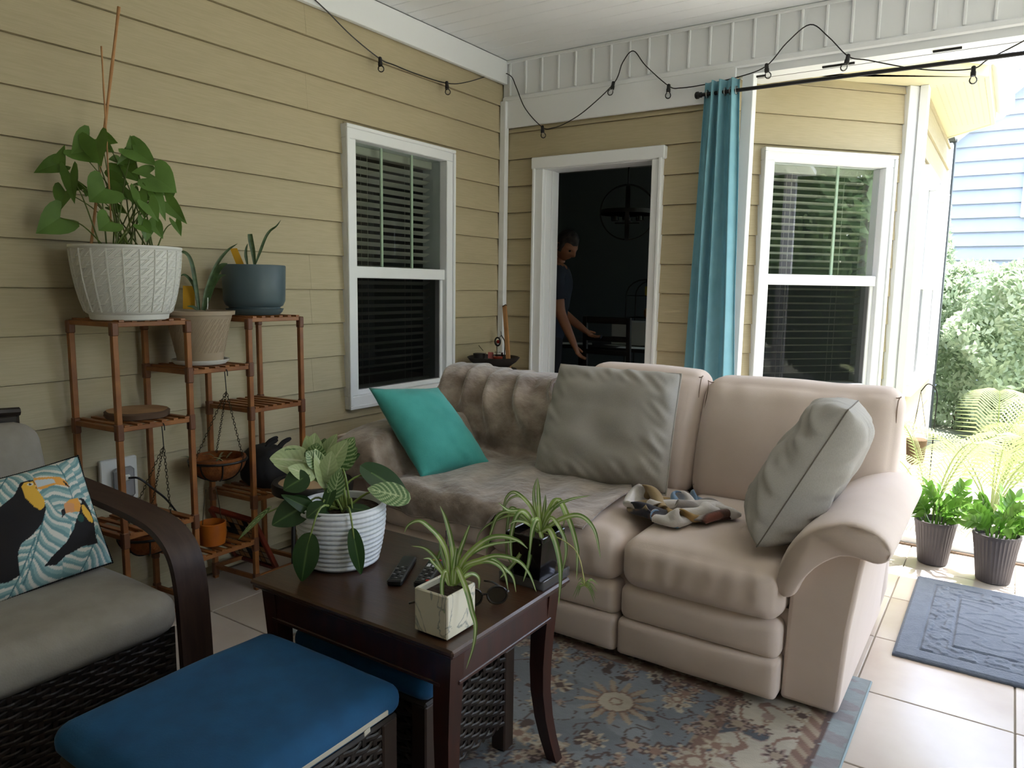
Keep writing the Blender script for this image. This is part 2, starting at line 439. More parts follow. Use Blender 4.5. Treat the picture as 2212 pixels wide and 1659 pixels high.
# double window on the bay side
MS = Matrix(((0, -1, 0, SX), (1, 0, 0, 1.18), (0, 0, 1, .669), (0, 0, 0, 1)))
make_window(3, MS, .88, 1.5, muntins=(), label='sunlit side window of the bay next to the corner board', blinds=None)
MS2 = MS.copy(); MS2.translation = (SX, 2.03, .669)
make_window(4, MS2, .88, 1.5, muntins=(), label='far side window of the bay seen edge-on', blinds=None)

# ---------------------------------------------------------------- doorway
d1 = thing('door_1', (.72, 0, 0), 'open doorway with white casing into the dark dining room', kind='structure')
MB().cbox(.264, .345, -.03, .02, 0, 2.135, .005).build('casing', M_trim, d1)
MB().cbox(1.115, 1.183, -.03, .02, 0, 2.135, .005).build('casing', M_trim, d1)
MB().cbox(.250, 1.197, -.034, .02, 2.135, 2.212, .006).build('head_casing', M_trim, d1)
MB().cbox(.264, .284, -.042, -.028, 0, 2.14, .004).build('bead', M_trim, d1)
MB().cbox(1.163, 1.183, -.042, -.028, 0, 2.14, .004).build('bead', M_trim, d1)
MB().cbox(.335, .350, .0, .17, 0, 2.150, .003).build('jamb', M_trim, d1)
MB().cbox(1.11, 1.125, .0, .17, 0, 2.150, .003).build('jamb', M_trim, d1)
MB().cbox(.345, 1.115, .0, .17, 2.132, 2.152, .003).build('head_jamb', M_trim, d1)
MB().cbox(.349, .362, .07, .11, 0, 2.132, .003).build('door_stop', M_trim, d1)
MB().cbox(.345, 1.115, -.02, .2, .0, .075, .01).build('threshold', mat('threshold_metal', '8b8378', .4, metal=.6), d1)
# door leaf swung open into the room
MB().cbox(1.07, 1.112, .17, .95, .09, 2.12, .003).build('door_leaf', M_trim, d1)

# ---------------------------------------------------------------- dining room shell
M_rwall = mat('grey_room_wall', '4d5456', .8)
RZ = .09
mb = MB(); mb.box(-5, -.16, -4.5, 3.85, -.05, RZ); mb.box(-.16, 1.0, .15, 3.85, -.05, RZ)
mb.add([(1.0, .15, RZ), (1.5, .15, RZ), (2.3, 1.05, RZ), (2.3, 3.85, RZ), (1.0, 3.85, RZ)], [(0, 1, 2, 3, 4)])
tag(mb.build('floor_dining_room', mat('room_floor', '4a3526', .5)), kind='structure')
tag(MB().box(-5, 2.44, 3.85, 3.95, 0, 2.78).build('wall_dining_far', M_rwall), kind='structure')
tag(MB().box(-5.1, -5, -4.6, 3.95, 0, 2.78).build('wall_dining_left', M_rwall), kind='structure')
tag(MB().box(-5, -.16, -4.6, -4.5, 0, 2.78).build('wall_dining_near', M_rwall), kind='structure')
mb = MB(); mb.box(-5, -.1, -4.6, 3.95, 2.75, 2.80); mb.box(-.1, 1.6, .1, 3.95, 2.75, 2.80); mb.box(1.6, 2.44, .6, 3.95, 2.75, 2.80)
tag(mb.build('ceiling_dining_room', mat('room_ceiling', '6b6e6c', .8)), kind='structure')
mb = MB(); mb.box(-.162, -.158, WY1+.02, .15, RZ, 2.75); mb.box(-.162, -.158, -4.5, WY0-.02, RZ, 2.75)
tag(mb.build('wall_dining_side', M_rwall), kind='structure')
# ================================================================ SOFT SHAPES
def weldbuild(mb, name, m, parent=None, cols=None, **k):
    o = mb.build(name, m, parent, cols=cols, **k)
    import bmesh
    bm = bmesh.new(); bm.from_mesh(o.data); bmesh.ops.remove_doubles(bm, verts=bm.verts, dist=2e-5)
    bmesh.ops.recalc_face_normals(bm, faces=bm.faces); bm.to_mesh(o.data); bm.free()
    o.data.polygons.foreach_set('use_smooth', [True]*len(o.data.polygons)); return o
def soft(mb, x0, x1, y0, y1, z0, z1, r=.05, bulge=(0, 0, 0), n=(14, 10, 8), fn=None, expo=3):
    h = ((x1-x0)/2, (y1-y0)/2, (z1-z0)/2); c = ((x0+x1)/2, (y0+y1)/2, (z0+z1)/2); r = min(r, min(h)*.98)
    idx = {}; vs = []; fs = []
    def sp(t): return math.copysign(abs(t)**.8, t)
    def vert(i, j, k):
        if (i, j, k) in idx: return idx[i, j, k]
        t = [sp(2*a/b-1) for a, b in zip((i, j, k), n)]
        p = [t[a]*h[a] for a in range(3)]
        q = [max(-h[a]+r, min(h[a]-r, p[a])) for a in range(3)]
        d = Vector([p[a]-q[a] for a in range(3)])
        if d.length > 1e-9: d = d.normalized()*r*min(1, d.length/r if sum(abs(x) > 1e-9 for x in d) < 2 else 1)
        w = [q[a]+d[a] for a in range(3)]
        for a in range(3):
            if bulge[a]:
                b_, c_ = (a+1) % 3, (a+2) % 3
                w[a] += t[a]*bulge[a]*(1-abs(t[b_])**expo)*(1-abs(t[c_])**expo)
        v = Vector([w[a]+c[a] for a in range(3)])
        if fn: v = fn(v, t)
        idx[i, j, k] = len(vs); vs.append(tuple(v)); return idx[i, j, k]
    for a in range(3):
        u, w = (a+1) % 3, (a+2) % 3
        for e in (0, n[a]):
            for i in range(n[u]):
                for j in range(n[w]):
                    q = []
                    for (di, dj) in ((0, 0), (1, 0), (1, 1), (0, 1)):
                        t = [0, 0, 0]; t[a] = e; t[u] = i+di; t[w] = j+dj; q.append(vert(*t))
                    fs.append(q if e else q[::-1])
    mb.add(vs, fs); return mb
def pillow4(mb, a, b, c, d, T, n=28, pinch=.06, expo=2.6, pw=.62, wr=.004, seed=0, sides=(1, 1), sag=0.):
    a, b, c, d = (Vector(p) for p in (a, b, c, d)); nn = (b-a).cross(d-a).normalized(); cen = (a+b+c+d)/4
    def P(u, v, sgn):
        p = a.lerp(b, u).lerp(d.lerp(c, u), v); x, y = 2*u-1, 2*v-1
        p = p+(cen-p)*pinch*((1-x*x)*abs(y)**3+(1-y*y)*abs(x)**3)
        t = max(0, (1-abs(x)**expo)*(1-abs(y)**expo))**pw
        e = (abs(x)**6+abs(y)**6)
        ed = max(abs(x), abs(y))
        w = wr*nz(u*5+seed, v*5, sgn*3)*t + wr*1.6*nz((u+v)*3+seed, (u-v)*14, sgn)*sstep(.55, .9, ed)*t
        du_, dv_ = 1-abs(x), 1-abs(y)
        g = wr*.55*(math.sin(u*34+5*nz(u*4, v*2, seed))*math.exp(-dv_/.16)+math.sin(v*34+5*nz(v*4, u*2, seed+2))*math.exp(-du_/.16))*t*(.5+nz(u*3, v*3, seed+7))
        return p+nn*sgn*(T/2*t+w+g)
    mb.grid(lambda u, v: P(u, v, 1), n, n)
    mb.grid(lambda u, v: P(u, v, -1), n, n, flip=True)
    return P
def edge_piping(par, P, r, m, name='piping', n=20):
    pts = [P(i/n, 0, 1) for i in range(n)]+[P(1, i/n, 1) for i in range(n)]+[P(1-i/n, 1, 1) for i in range(n)]+[P(0, 1-i/n, 1) for i in range(n)]
    return MB().tube(pts, r, 6, closed=True).build(name, m, par, smooth=True)

M_sofa = mat('beige_microfibre', 'dccbc0', .85, 'd6c4b8', 5, bump=.18, bscale=260, sheen=.25, bdist=.002)
M_sofaline = mat('sofa_seam', '8c7868', .9)
# ================================================================ SOFA
sofa = thing('sofa', (1.575, -1.45, 0), 'beige microfibre three-seat reclining sofa with rolled arms', 'sofa')
mb = MB(); soft(mb, .52, 2.63, -1.90, -.99, .035, .33, .03, n=(6, 4, 4)); mb.build('base', M_sofa, sofa, smooth=True)
for xx in (.6, 2.55):
    for yy in (-1.80, -1.06): MB().lathe([(.022, 0), (.028, .04)], (xx, yy, 0.008), 12).build('foot', M_black, sofa)
mb = MB(); soft(mb, .47, 2.67, -1.09, -.94, .05, .90, .05, n=(10, 4, 8)); mb.build('back_frame', M_sofa, sofa, smooth=True)
seatx = (.705, 1.305, 1.90, 2.475)
for i in range(3):
    a, b = seatx[i]+.002, seatx[i+1]-.002
    def sfn(v, t, a=a, b=b, i=i):
        # gathered wrinkles on the front roll and a slightly crowned seat
        f = sstep(-1.72, -1.95, v.y)*(1 if v.z < .46 else .6)
        v.y -= .0018*math.sin(v.x*85+3*nz(v.x*3, v.z*6, i))*f*sstep(.29, .36, v.z)*sstep(.48, .42, v.z)*(1+nz(v.x*11, 0, i))
        v.z += .004*nz(v.x*5, v.y*5, i+3)*(t[2] > 0)
        return v
    mb = MB(); soft(mb, a, b, -1.985, -1.16, .285, .468, .062, (.004, .012, .022), (44, 30, 12), sfn); mb.build('seat_cushion', M_sofa, sofa, smooth=True, ang=80)
    # footrest: two padded rolls
    def ffn(v, t): v.y -= .004*nz(v.x*6, v.z*9, 1.5); return v
    mb = MB(); soft(mb, a+.001, b-.001, -1.972, -1.84, .158, .292, .034, (0, .012, .003), (24, 6, 10), ffn); o = mb.build('footrest_roll', M_sofa, sofa, smooth=True, ang=80)
    mb = MB(); soft(mb, a+.001, b-.001, -1.985, -1.84, .03, .166, .018, (0, .008, .001), (24, 6, 10), ffn); o = mb.build('footrest_panel', M_sofa, sofa, smooth=True, ang=80)
# back cushions
for i, (a, b, zt, tuft) in enumerate(((.455, 1.262, .885, 0), (1.268, 1.885, .985, 1), (1.880, 2.685, .968, 2))):
    def bfn(v, t, i=i):
        k = (v.z-.5)/.46; v.y += .15*k-.03*math.sin(max(0, min(1, k))*math.pi)
        if t[1] < 0: v.y += .012*nz(v.x*4, v.z*4, i*2.7)+.01*sstep(.82, .95, v.z)*(math.sin(v.x*38+4*nz(v.x*4, 1, i))*.5)*(1 if t[2] < 1 else 0)
        v.z += .008*nz(v.x*4+i, 2.2)*sstep(.7, .95, v.z)
        return v
    mb = MB(); soft(mb, a+.003, b-.003, -1.26, -1.05, .44, zt, .075, (.004, .035, .006), (34, 12, 26), bfn); mb.build('back_cushion', M_sofa, sofa, smooth=True, ang=80)
    pth = []
    for (xx, z) in ((a+.022, .50), (a+.022, zt-.06), (a+.05, zt-.025), ((a+b)/2, zt-.018), (b-.05, zt-.025), (b-.022, zt-.06), (b-.022, .50)):
        k = (z-.5)/.46; pth.append((xx, -1.248+.15*k-.03*math.sin(max(0, min(1, k))*math.pi)+(.030 if z > zt-.05 else .012), z))
    MB().tube(catmull(pth, 6), .0022, 5).build('seam', M_sofaline, sofa)
# arms
ARM = [(2.452, .40), (2.448, .46), (2.468, .535), (2.515, .605), (2.585, .652), (2.665, .670), (2.735, .648), (2.772, .605), (2.765, .565), (2.735, .548), (2.69, .552), (2.635, .552), (2.575, .515), (2.53, .455), (2.505, .395), (2.475, .382)]
def arm(mir):
    sx = (lambda x: 3.15-x) if mir else (lambda x: x)
    loop = catmull([(x, 0, z) for x, z in ARM]+[(ARM[0][0], 0, ARM[0][1])], 3)[:-1]
    cen = Vector((2.62, 0, .59)); m = len(loop)
    ys = [(-1.968, .80), (-1.962, .90), (-1.945, .965), (-1.915, 1.0), (-1.80, 1.0), (-1.6, 1.0), (-1.4, 1.0), (-1.2, 1.0), (-1.12, .98), (-1.09, .93)]
    ctr = catmull([(2.475, 0, .42), (2.52, 0, .50), (2.60, 0, .60), (2.68, 0, .615), (2.74, 0, .595)], 4)
    mb = MB()
    vs = []
    for (y, s_) in ys:
        for p in loop:
            q = min(ctr, key=lambda c: (c-p).length); w = q+(p-q)*s_
            wr = .003*math.sin(w.y*0+math.atan2(p.z-.55, p.x-2.6)*26)*sstep(-1.93, -1.965, y)
            vs.append((sx(w.x), y+wr-.004*nz(w.x*20, w.z*20), w.z+.006*nz(w.x*6, y*5, 4)))
    fs = []
    for j in range(len(ys)-1):
        for i in range(m): fs.append((j*m+i, j*m+(i+1) % m, (j+1)*m+(i+1) % m, (j+1)*m+i))
    fs.append(tuple(range(m))); fs.append(tuple((len(ys)-1)*m+i for i in range(m)))
    mb.add(vs, fs); mb.build('arm_pad', M_sofa, sofa, smooth=True, ang=70)
    mb = MB(); x0, x1 = (2.485, 2.652) if not mir else (3.15-2.652, 3.15-2.485)
    poly = [(2.474, .022), (2.652, .022), (2.668, .30), (2.70, .57), (2.63, .575), (2.56, .53), (2.485, .44)]
    poly = [(sx(x), z) for x, z in poly]
    vs = []; ring = [(-1.925, .0), (-1.932, .004), (-1.92, -.0)]
    mb.prism(poly, -1.925, -1.0, 1); o = mb.build('arm_panel', M_sofa, sofa, smooth=True, ang=50); bv = o.modifiers.new('soft', 'BEVEL'); bv.width = .014; bv.segments = 3
arm(False); arm(True)
MB().cbox(2.666, 2.676, -1.50, -1.42, .42, .52, .004).build('recline_lever', M_black, sofa)

# ================================================================ CUSHIONS ON THE SOFA
M_teal = mat('teal_linen', '4aaea6', .85, '40a098', 9, bump=.2, bscale=160, sheen=.2, bdist=.002)
mb = MB(); p4 = pillow4(mb, (.585, -1.905, .888), (.70, -1.545, .862), (1.0, -1.505, .508), (.905, -1.905, .508), .17, pinch=.05, wr=.006)
o = weldbuild(mb, 'throw_pillow', M_teal); tag(o, 'square teal linen throw pillow leaning on the covered sofa arm', 'pillow')
M_grey = mat('grey_linen', 'b0aca5', .9, 'a5a19a', 40, stretch=(14, 14, 1), bump=.25, bscale=70, bdist=.002)
mb = MB(); p4 = pillow4(mb, (1.20, -1.215, .985), (1.815, -1.215, .985), (1.87, -1.475, .505), (1.225, -1.495, .478), .20, n=60, pinch=.015, expo=5, pw=.55, wr=.016, seed=4)
o = weldbuild(mb, 'back_pillow', M_grey); tag(o, 'large grey linen cushion propped upright against the sofa back', 'pillow')
edge_piping(o, p4, .004, M_grey)
n1 = Vector((2.372, -1.93, .52)); n2 = Vector((2.575, -1.66, .965))
f1 = n1+Vector((-.06, .48, .02)); f2 = n2+Vector((-.03, .40, -.02))
mb = MB(); p4 = pillow4(mb, n1, n2, f2, f1, .25, n=60, pinch=.02, expo=4.5, pw=.5, wr=.022, seed=9)
o = weldbuild(mb, 'leaning_pillow', M_grey); tag(o, 'plump grey linen cushion tilted against the bare sofa arm', 'pillow')
edge_piping(o, p4, .0022, mat('dark_seam', '6b655b', .9), 'seam')

# ================================================================ TAUPE THROW
def prof_seat(v): return None
PS = catmull([(0, -1.997, .375), (0, -2.012, .43), (0, -1.985, .482), (0, -1.85, .505), (0, -1.6, .512), (0, -1.40, .512), (0, -1.325, .535), (0, -1.325, .62), (0, -1.275, .78), (0, -1.165, .895), (0, -1.085, .924), (0, -.985, .926), (0, -.925, .87), (0, -.918, .75)], 6)
PA = catmull([(0, -1.985, .47), (0, -2.000, .57), (0, -1.985, .645), (0, -1.85, .688), (0, -1.6, .692), (0, -1.40, .692), (0, -1.325, .697), (0, -1.305, .715), (0, -1.265, .79), (0, -1.165, .885), (0, -1.085, .915), (0, -.985, .915), (0, -.925, .86), (0, -.918, .74)], 6)
def throw_pt(u, v):
    m = len(PS)-1
    xr = lerp(1.76, 1.60, sstep(.25, .45, v)); xr = lerp(xr, 1.22, sstep(.50, .74, v)); xr = lerp(xr, 1.13, sstep(.74, .9, v))
    xl = lerp(.385, .44, sstep(.5, .7, v)); x = lerp(xl, xr, u)
    v0 = .135*sstep(1.30, 1.40, x)+.012*math.sin(x*11)
    vv = lerp(v0, 1-.20*sstep(.85, 1.15, x), v); f = vv*m; i = min(int(f), m-1)
    ps = PS[i].lerp(PS[i+1], f-i); pa = PA[i].lerp(PA[i+1], f-i)
    k = sstep(.80, .67, x); p = ps.lerp(pa, k); y, z = p.y, p.z
    back = sstep(.52, .66, vv)
    if x < .52: z -= (.52-x)**2*6*(1-back)
    z -= .028*sstep(.58, .82, x)*sstep(.70, .90, z)
    # folds: fan from the top to lower right on the back, shallow ripples on the seat
    ph = (x-.42)*40-((.95-z)*(12+14*(x-.5)))+1.8*nz(x*3, z*3, 5)
    amp = .033*sstep(.50, .66, vv)*sstep(1.02, .86, vv)*(.5+.5*sstep(1.2, .9, x))
    y -= amp*(math.sin(ph)+.5*math.sin(ph*1.9+1))+.012*back
    z += .010*(nz(x*7, vv*22, 1)+.35)*(1-back)+(.007*math.sin(x*24+vv*30)*(1-back)*sstep(.1, .2, vv))
    y -= .008*math.sin(x*40+2)*sstep(.13, .0, vv)*(1-k)
    xx = x+.012*nz(vv*9, x*4, 7)
    return (xx, y-.004, z+.006)
M_throw = mat('taupe_plush', '806f62', .8, 'b0a194', 9, 8, bump=1., bscale=20, sheen=.7, bdist=.010, mixlo=.38, mixhi=.64)
mb = MB().grid(throw_pt, 96, 110)
th = mb.build('throw_blanket', M_throw, smooth=True, ang=180, solid=.009)
tag(th, 'taupe plush throw with embossed swirls draped over the sofa end', 'blanket')
hem = [throw_pt(1, .55+i*.44/24) for i in range(25)]
MB().tube([(p[0], p[1]-.004, p[2]) for p in hem], .011, 8).build('rolled_hem', M_throw, th, smooth=True)
hem = [throw_pt(i/60, .0) for i in range(61)]
MB().tube(hem, .007, 6).build('front_hem', M_throw, th, smooth=True)

# ================================================================ PRINTED BLANKET HEAP
# a real sheet crumpled by a small position-based cloth relaxation, then left on the seat
def crumple(nu, nv, su, sv, init, floor_z, centre, half, steps, seed):
    rng = np.random.RandomState(seed); U, Vv = np.meshgrid(np.linspace(0, 1, nu), np.linspace(0, 1, nv)); P = init(U, Vv, rng); Q = P.copy()
    du, dv = su/(nu-1), sv/(nv-1); dd = math.hypot(du, dv)
    def con(P, a, b, L, k):
        d = P[b]-P[a]; l = np.linalg.norm(d, axis=2, keepdims=True)+1e-9; c = d*(.5*k*(l-L)/l); P[a] += c; P[b] -= c
    A = np.s_; nv, nu = P.shape[:2]
    for st in range(steps):
        vel = (P-Q)*.93; Q = P.copy(); P = P+vel; P[..., 2] -= .0005
        for it in range(6):
            for o in (0, 1):
                con(P, A[:, o:nu-1:2], A[:, o+1:nu:2], du, .9)
                con(P, A[o:nv-1:2, :], A[o+1:nv:2, :], dv, .9)
            con(P, A[:-1, :-1], A[1:, 1:], dd, .25); con(P, A[:-1, 1:], A[1:, :-1], dd, .25)
            con(P, A[:, :-4], A[:, 4:], du*4, .22); con(P, A[:-4, :], A[4:, :], dv*4, .22)
            # stay inside the footprint and above the seat
            e = ((P[..., 0]-centre[0])/half[0])**2+((P[..., 1]-centre[1])/half[1])**2; r = np.sqrt(np.maximum(e, 1e-9)); m = r > 1
            f = np.where(m, 1/r, 1)*.25+.75
            P[..., 0] = np.where(m, centre[0]+(P[..., 0]-centre[0])*f, P[..., 0]); P[..., 1] = np.where(m, centre[1]+(P[..., 1]-centre[1])*f, P[..., 1])
            fz = floor_z(P[..., 0], P[..., 1]); low = P[..., 2] < fz
            P[..., 2] = np.where(low, fz, P[..., 2]); Q[..., :2] = np.where(low[..., None], Q[..., :2]*.4+P[..., :2]*.6, Q[..., :2])
    return P
def heap_init(U, V_, rng):
    x = 2.015+(U-.5)*.68+.05*np.sin(V_*9+1); y = -1.66+(V_-.5)*.46+.05*np.sin(U*11)
    z = .62+.08*np.sin(U*12+V_*5+2)+.08*np.sin(V_*9-U*4+1)+.02*rng.rand(*U.shape)
    return np.stack([x, y, z], -1)
NU, NV = 72, 56
HP = crumple(NU, NV, .84, .62, heap_init, lambda x, y: .499-.25*np.maximum(0, -1.93-y), (2.015, -1.655), (.325, .225), 54, 2)
def heap_col(u, v):
    a = nz(u*3.2+3, v*3.2, 2); b = nz(u*7, v*7, 5); c = nz(u*30, v*9, 1)
    if v > .72+.08*a: return lin('6d8aa8') if u < .6 else lin('8c8580')
    if u < .20+.08*b: return lin('a08a66')
    if u < .42+.10*a: return lin('1f1f2b') if b > -.12 else lin('5f4030')
    if v > .5+.12*a: return lin('4a2b1f') if b > -.1 else lin('7a4434')
    return tuple(lerp(p, q, sstep(-.4, .4, c)) for p, q in zip(lin('8d6d3c'), lin('bb9a5f')))
mb = MB(); mb.add([tuple(p) for p in HP.reshape(-1, 3)], [(j*NU+i, j*NU+i+1, (j+1)*NU+i+1, (j+1)*NU+i) for j in range(NV-1) for i in range(NU-1)])
cols = [heap_col(i/(NU-1), j/(NV-1)) for j in range(NV) for i in range(NU)]
M_print = mat('printed_fleece', 'ffffff', .95, attr='print', sheen=.3, bump=.3, bscale=120, bdist=.003)
M_fleece = mat('white_fleece', 'cfcac6', .95, bump=.4, bscale=90, sheen=.3, bdist=.004)
hp = mb.build('fleece_blanket', M_print, smooth=True, ang=180, cols=cols)
hp.data.update()
if sum(p.normal.z*p.area for p in hp.data.polygons) < 0: hp.data.flip_normals()
hp.data.materials.append(M_fleece)
sb_ = hp.modifiers.new('smooth', 'SUBSURF'); sb_.levels = 1; sb_.render_levels = 1
sd_ = hp.modifiers.new('thick', 'SOLIDIFY'); sd_.thickness = .007; sd_.offset = -1; sd_.material_offset = 1
tag(hp, 'crumpled fleece blanket printed gold, brown and navy with white reverse', 'blanket')
# ================================================================ RUG, MAT
RX0, RX1, RY0, RY1 = .72, 2.705, -4.7, -1.60
RND = random.Random(11)
FLW = []
for k in range(1300):
    FLW.append((RND.uniform(RX0, RX1), RND.uniform(-3.9, RY1), RND.choice((.012, .016, .02, .026, .034, .05)), RND.uniform(0, 6.28), RND.randrange(5), RND.choice((5, 6, 8))))
mdl = W(1330, 1515, 2, .008); FLW.append((mdl.x, mdl.y, .135, .3, 9, 13))
mdl2 = W(1500, 1645, 2, .008); FLW.append((mdl2.x, mdl2.y, .085, .3, 8, 9)); mdl3 = W(1462, 1510, 2, .008); FLW.append((mdl3.x, mdl3.y, .05, .6, 8, 8))
CELL = {}
for f in FLW:
    for i in range(int((f[0]-f[2])/.1)-1, int((f[0]+f[2])/.1)+2):
        for j in range(int((f[1]-f[2])/.1)-1, int((f[1]+f[2])/.1)+2): CELL.setdefault((i, j), []).append(f)
C_ = {k: np.array(lin(v)) for k, v in dict(blue='757a80', blue2='80858a', navy='545a62', brown='574844', rust='886d61', tan='a0917f', cream='b5aa98', pink='97847c', sky='8f989b', lil='8b888b', ivory='b5ad9f').items()}
def rug_col(x, y):
    wob = .006*nz(x*30, y*30); e = min(RX1-x, RY1-y, x-RX0)+wob
    grain = (.86+.22*(nz(x*40, y*260, 1)*.5+.5))*(.92+.2*nz(x*7, y*7, 33))
    def out(c): return tuple(np.clip(c*grain, 0, 1))
    if e < .006: return out(C_['sky'])
    if e < .07: return out(C_['sky'] if nz(x*3, y*14, 2) > -.05 else C_['lil'])
    if e < .085: return out(C_['brown']*1.3)
    border = e < .40
    if e < .13:
        q = math.sin((x+y)*90); return out(C_['tan'] if q > .2 else C_['rust']*.9)
    base = C_['ivory'] if border and e < .34 else (C_['blue'] if nz(x*5, y*5, 3) > -.1 else C_['blue2'])
    if border and e >= .34: base = C_['rust']*.8 if nz(x*25, y*25, 5) > -.1 else C_['tan']*.8
    if not border:
        if abs(nz(x*6+9, y*6, 7)) < .014 or abs(nz(x*11, y*11+4, 2)) < .012: base = C_['brown']
        if nz(x*17, y*17, 12) > .46: base = C_['brown']*.9
    elif e < .34:
        if abs(nz(x*9+2, y*9, 6)) < .06: base = C_['rust']
        if nz(x*10, y*10, 15) > .28: base = C_['navy']
        elif nz(x*10, y*10, 15) > .22: base = C_['pink']
    best = None
    for (fx, fy, R, ph, kd, np_) in CELL.get((int(x/.1), int(y/.1)), ()):
        if kd < 9 and R < .08 and math.hypot(fx-mdl.x, fy-mdl.y) < .17: continue
        dx, dy = x-fx, y-fy; d = math.hypot(dx, dy)/R
        if d > 1: continue
        a = math.atan2(dy, dx)+ph; pet = .72+.28*math.cos(a*np_)
        if d < pet:
            if kd == 9: return out(C_['cream'] if d < .12 else C_['rust'] if d < .17 else C_['cream']*.95 if d < .42 else C_['rust']*.8 if d < .47 else (C_['tan'] if pet > .8 else C_['rust']))
            if kd == 8: return out(C_['cream'] if d < .25 else C_['rust'] if d < .4 or nz(x*70, y*70) > .15 else C_['cream']*.9)
            out_ = d > pet-.25
            pal = (('tan', 'rust', 'brown'), ('cream', 'rust', 'tan'), ('pink', 'tan', 'brown'), ('brown', 'tan', 'pink'), ('tan', 'brown', 'cream'))[kd]
            best = C_[pal[0]] if not out_ and d > .35 else C_[pal[1]] if d <= .35 else C_[pal[2]]
    return out(best if best is not None else base)
def gridsheet(xs, ys, z):
    mb = MB(); w = len(xs)
    mb.add([(x, y, z) for y in ys for x in xs], [(j*w+i, j*w+i+1, (j+1)*w+i+1, (j+1)*w+i) for j in range(len(ys)-1) for i in range(w-1)]); return mb
xs = list(np.linspace(RX0, 1.35, 40))+list(np.linspace(1.35, RX1, 210))[1:]
ys = list(np.linspace(RY0, -3.75, 14))+list(np.linspace(-3.75, -2.9, 70))[1:]+list(np.linspace(-2.9, RY1, 200))[1:]
mb = gridsheet(xs, ys, .008); cols = [rug_col(v[0], v[1]) for v in mb.v]
M_rug = mat('woven_rug', 'ffffff', .95, attr='print', bump=.5, bscale=240, bdist=.003)
rug = mb.build('area_rug', M_rug, cols=cols, loc=(1.7, -3, 0), smooth=False)
rug.modifiers.new('thick', 'SOLIDIFY').thickness = .007; rug.modifiers[-1].offset = -1
tag(rug, 'blue and ivory floral oriental rug under the sofa and wooden table', 'rug')
MB().bar((RX1, RY0, .005), (RX1, RY1, .005), .008, .009, b=.003).build('edge_binding', mat('rug_binding', '8a9a9f', .9), rug)
# grey bath-type mat with raised frames
def mat_h(x, y):
    u, v = x-2.74, y+1.335; e = min(u, v, .918-v, 1.9-u)
    h = .016
    if .075 < e < .085 or .175 < e < .185: h -= .005
    if .085 < e < .175 : h += .003*(1 if nz(x*26, y*26, 3) > .05 else -.4)+.002*nz(x*60, y*60)
    if e > .185: h += .0025*(1 if abs(nz(x*9, y*16, 6)) < .16 else -.2)
    if e < .006: h -= .006
    return h+.0012*nz(x*150, y*150)
mb = gridsheet(list(np.linspace(2.738, 3.7, 240))+[4.1, 4.64], list(np.linspace(-1.335, -.416, 220)), 0)
mb.v = [(x, y, mat_h(x, y)) for x, y, z in mb.v]
M_mat = mat('slate_mat', '606a78', .95, '566070', 30, bump=.6, bscale=300, sheen=.2, bdist=.003)
dm = mb.build('floor_mat', M_mat, loc=(3.6, -.88, 0), smooth=True, ang=180)
dm.modifiers.new('thick', 'SOLIDIFY').thickness = .012; dm.modifiers[-1].offset = -1
tag(dm, 'slate grey tufted floor mat with raised border by the opening', 'mat')

# ================================================================ WOODEN TABLE
TX0, TX1, TY0, TY1, TZ = 1.325, 2.037, -3.112, -2.58, .55
table = thing('side_table', ((TX0+TX1)/2, (TY0+TY1)/2, 0), 'dark cherry wood table with curved sabre legs holding houseplants', 'table')
M_cherry = mat('dark_cherry', '341d10', .36, '422716', 2.5, 6, stretch=(2, 14, 14), coat=.35, bump=.06, bscale=12)
M_cherry2 = mat('red_cherry', '2a100b', .35, '3b170e', 3, stretch=(10, 10, 1.5), coat=.3)
MB().cbox(TX0, TX1, TY0, TY1, TZ-.016, TZ, .005).build('table_top', M_cherry, table)
MB().cbox(TX0+.008, TX1-.008, TY0+.008, TY1-.008, TZ-.026, TZ-.015, .004).build('top_moulding', M_cherry2, table)
I = .028
for nm, a in (('f', (TX0+I+.03, TX1-I-.03, TY0+I, TY0+I+.02)), ('b', (TX0+I+.03, TX1-I-.03, TY1-I-.02, TY1-I)), ('l', (TX0+I, TX0+I+.02, TY0+I+.03, TY1-I-.03)), ('r', (TX1-I-.02, TX1-I, TY0+I+.03, TY1-I-.03))):
    MB().cbox(*a, TZ-.105, TZ-.025, .002).build('apron', M_cherry2, table)
    b_ = list(a); 
    if nm in 'fb': b_[2] -= .003; b_[3] += .003
    else: b_[0] -= .003; b_[1] += .003
    MB().cbox(*b_, TZ-.113, TZ-.103, .002).build('apron_bead', M_cherry2, table)
for sx in (-1, 1):
    for sy in (-1, 1):
        cx = (TX0+I+.02) if sx < 0 else (TX1-I-.02); cy = (TY0+I+.02) if sy < 0 else (TY1-I-.02)
        mb = MB(); vs = []; zs = [.008, .03, .08, .14, .22, .30, .38, TZ-.113, TZ-.025]
        for z in zs:
            t = 1-z/.52; w = lerp(.026, .016, max(0, t)**1.2); k = .030*max(0, (t-.45)/.55)**2-.012*math.sin(max(0, min(1, t))*math.pi)
            ox, oy = sx*k, sy*k*.6
            vs += [(cx+ox+a*w, cy+oy+b*w, z) for a, b in ((-1, -1), (1, -1), (1, 1), (-1, 1))]
        fs = [(0, 1, 2, 3), tuple(len(vs)-4+i for i in range(4))]
        for j in range(len(zs)-1): fs += [(j*4+i, j*4+(i+1) % 4, j*4+4+(i+1) % 4, j*4+4+i) for i in range(4)]
        mb.add(vs, fs).build('leg', M_cherry2, table, smooth=True, ang=35)

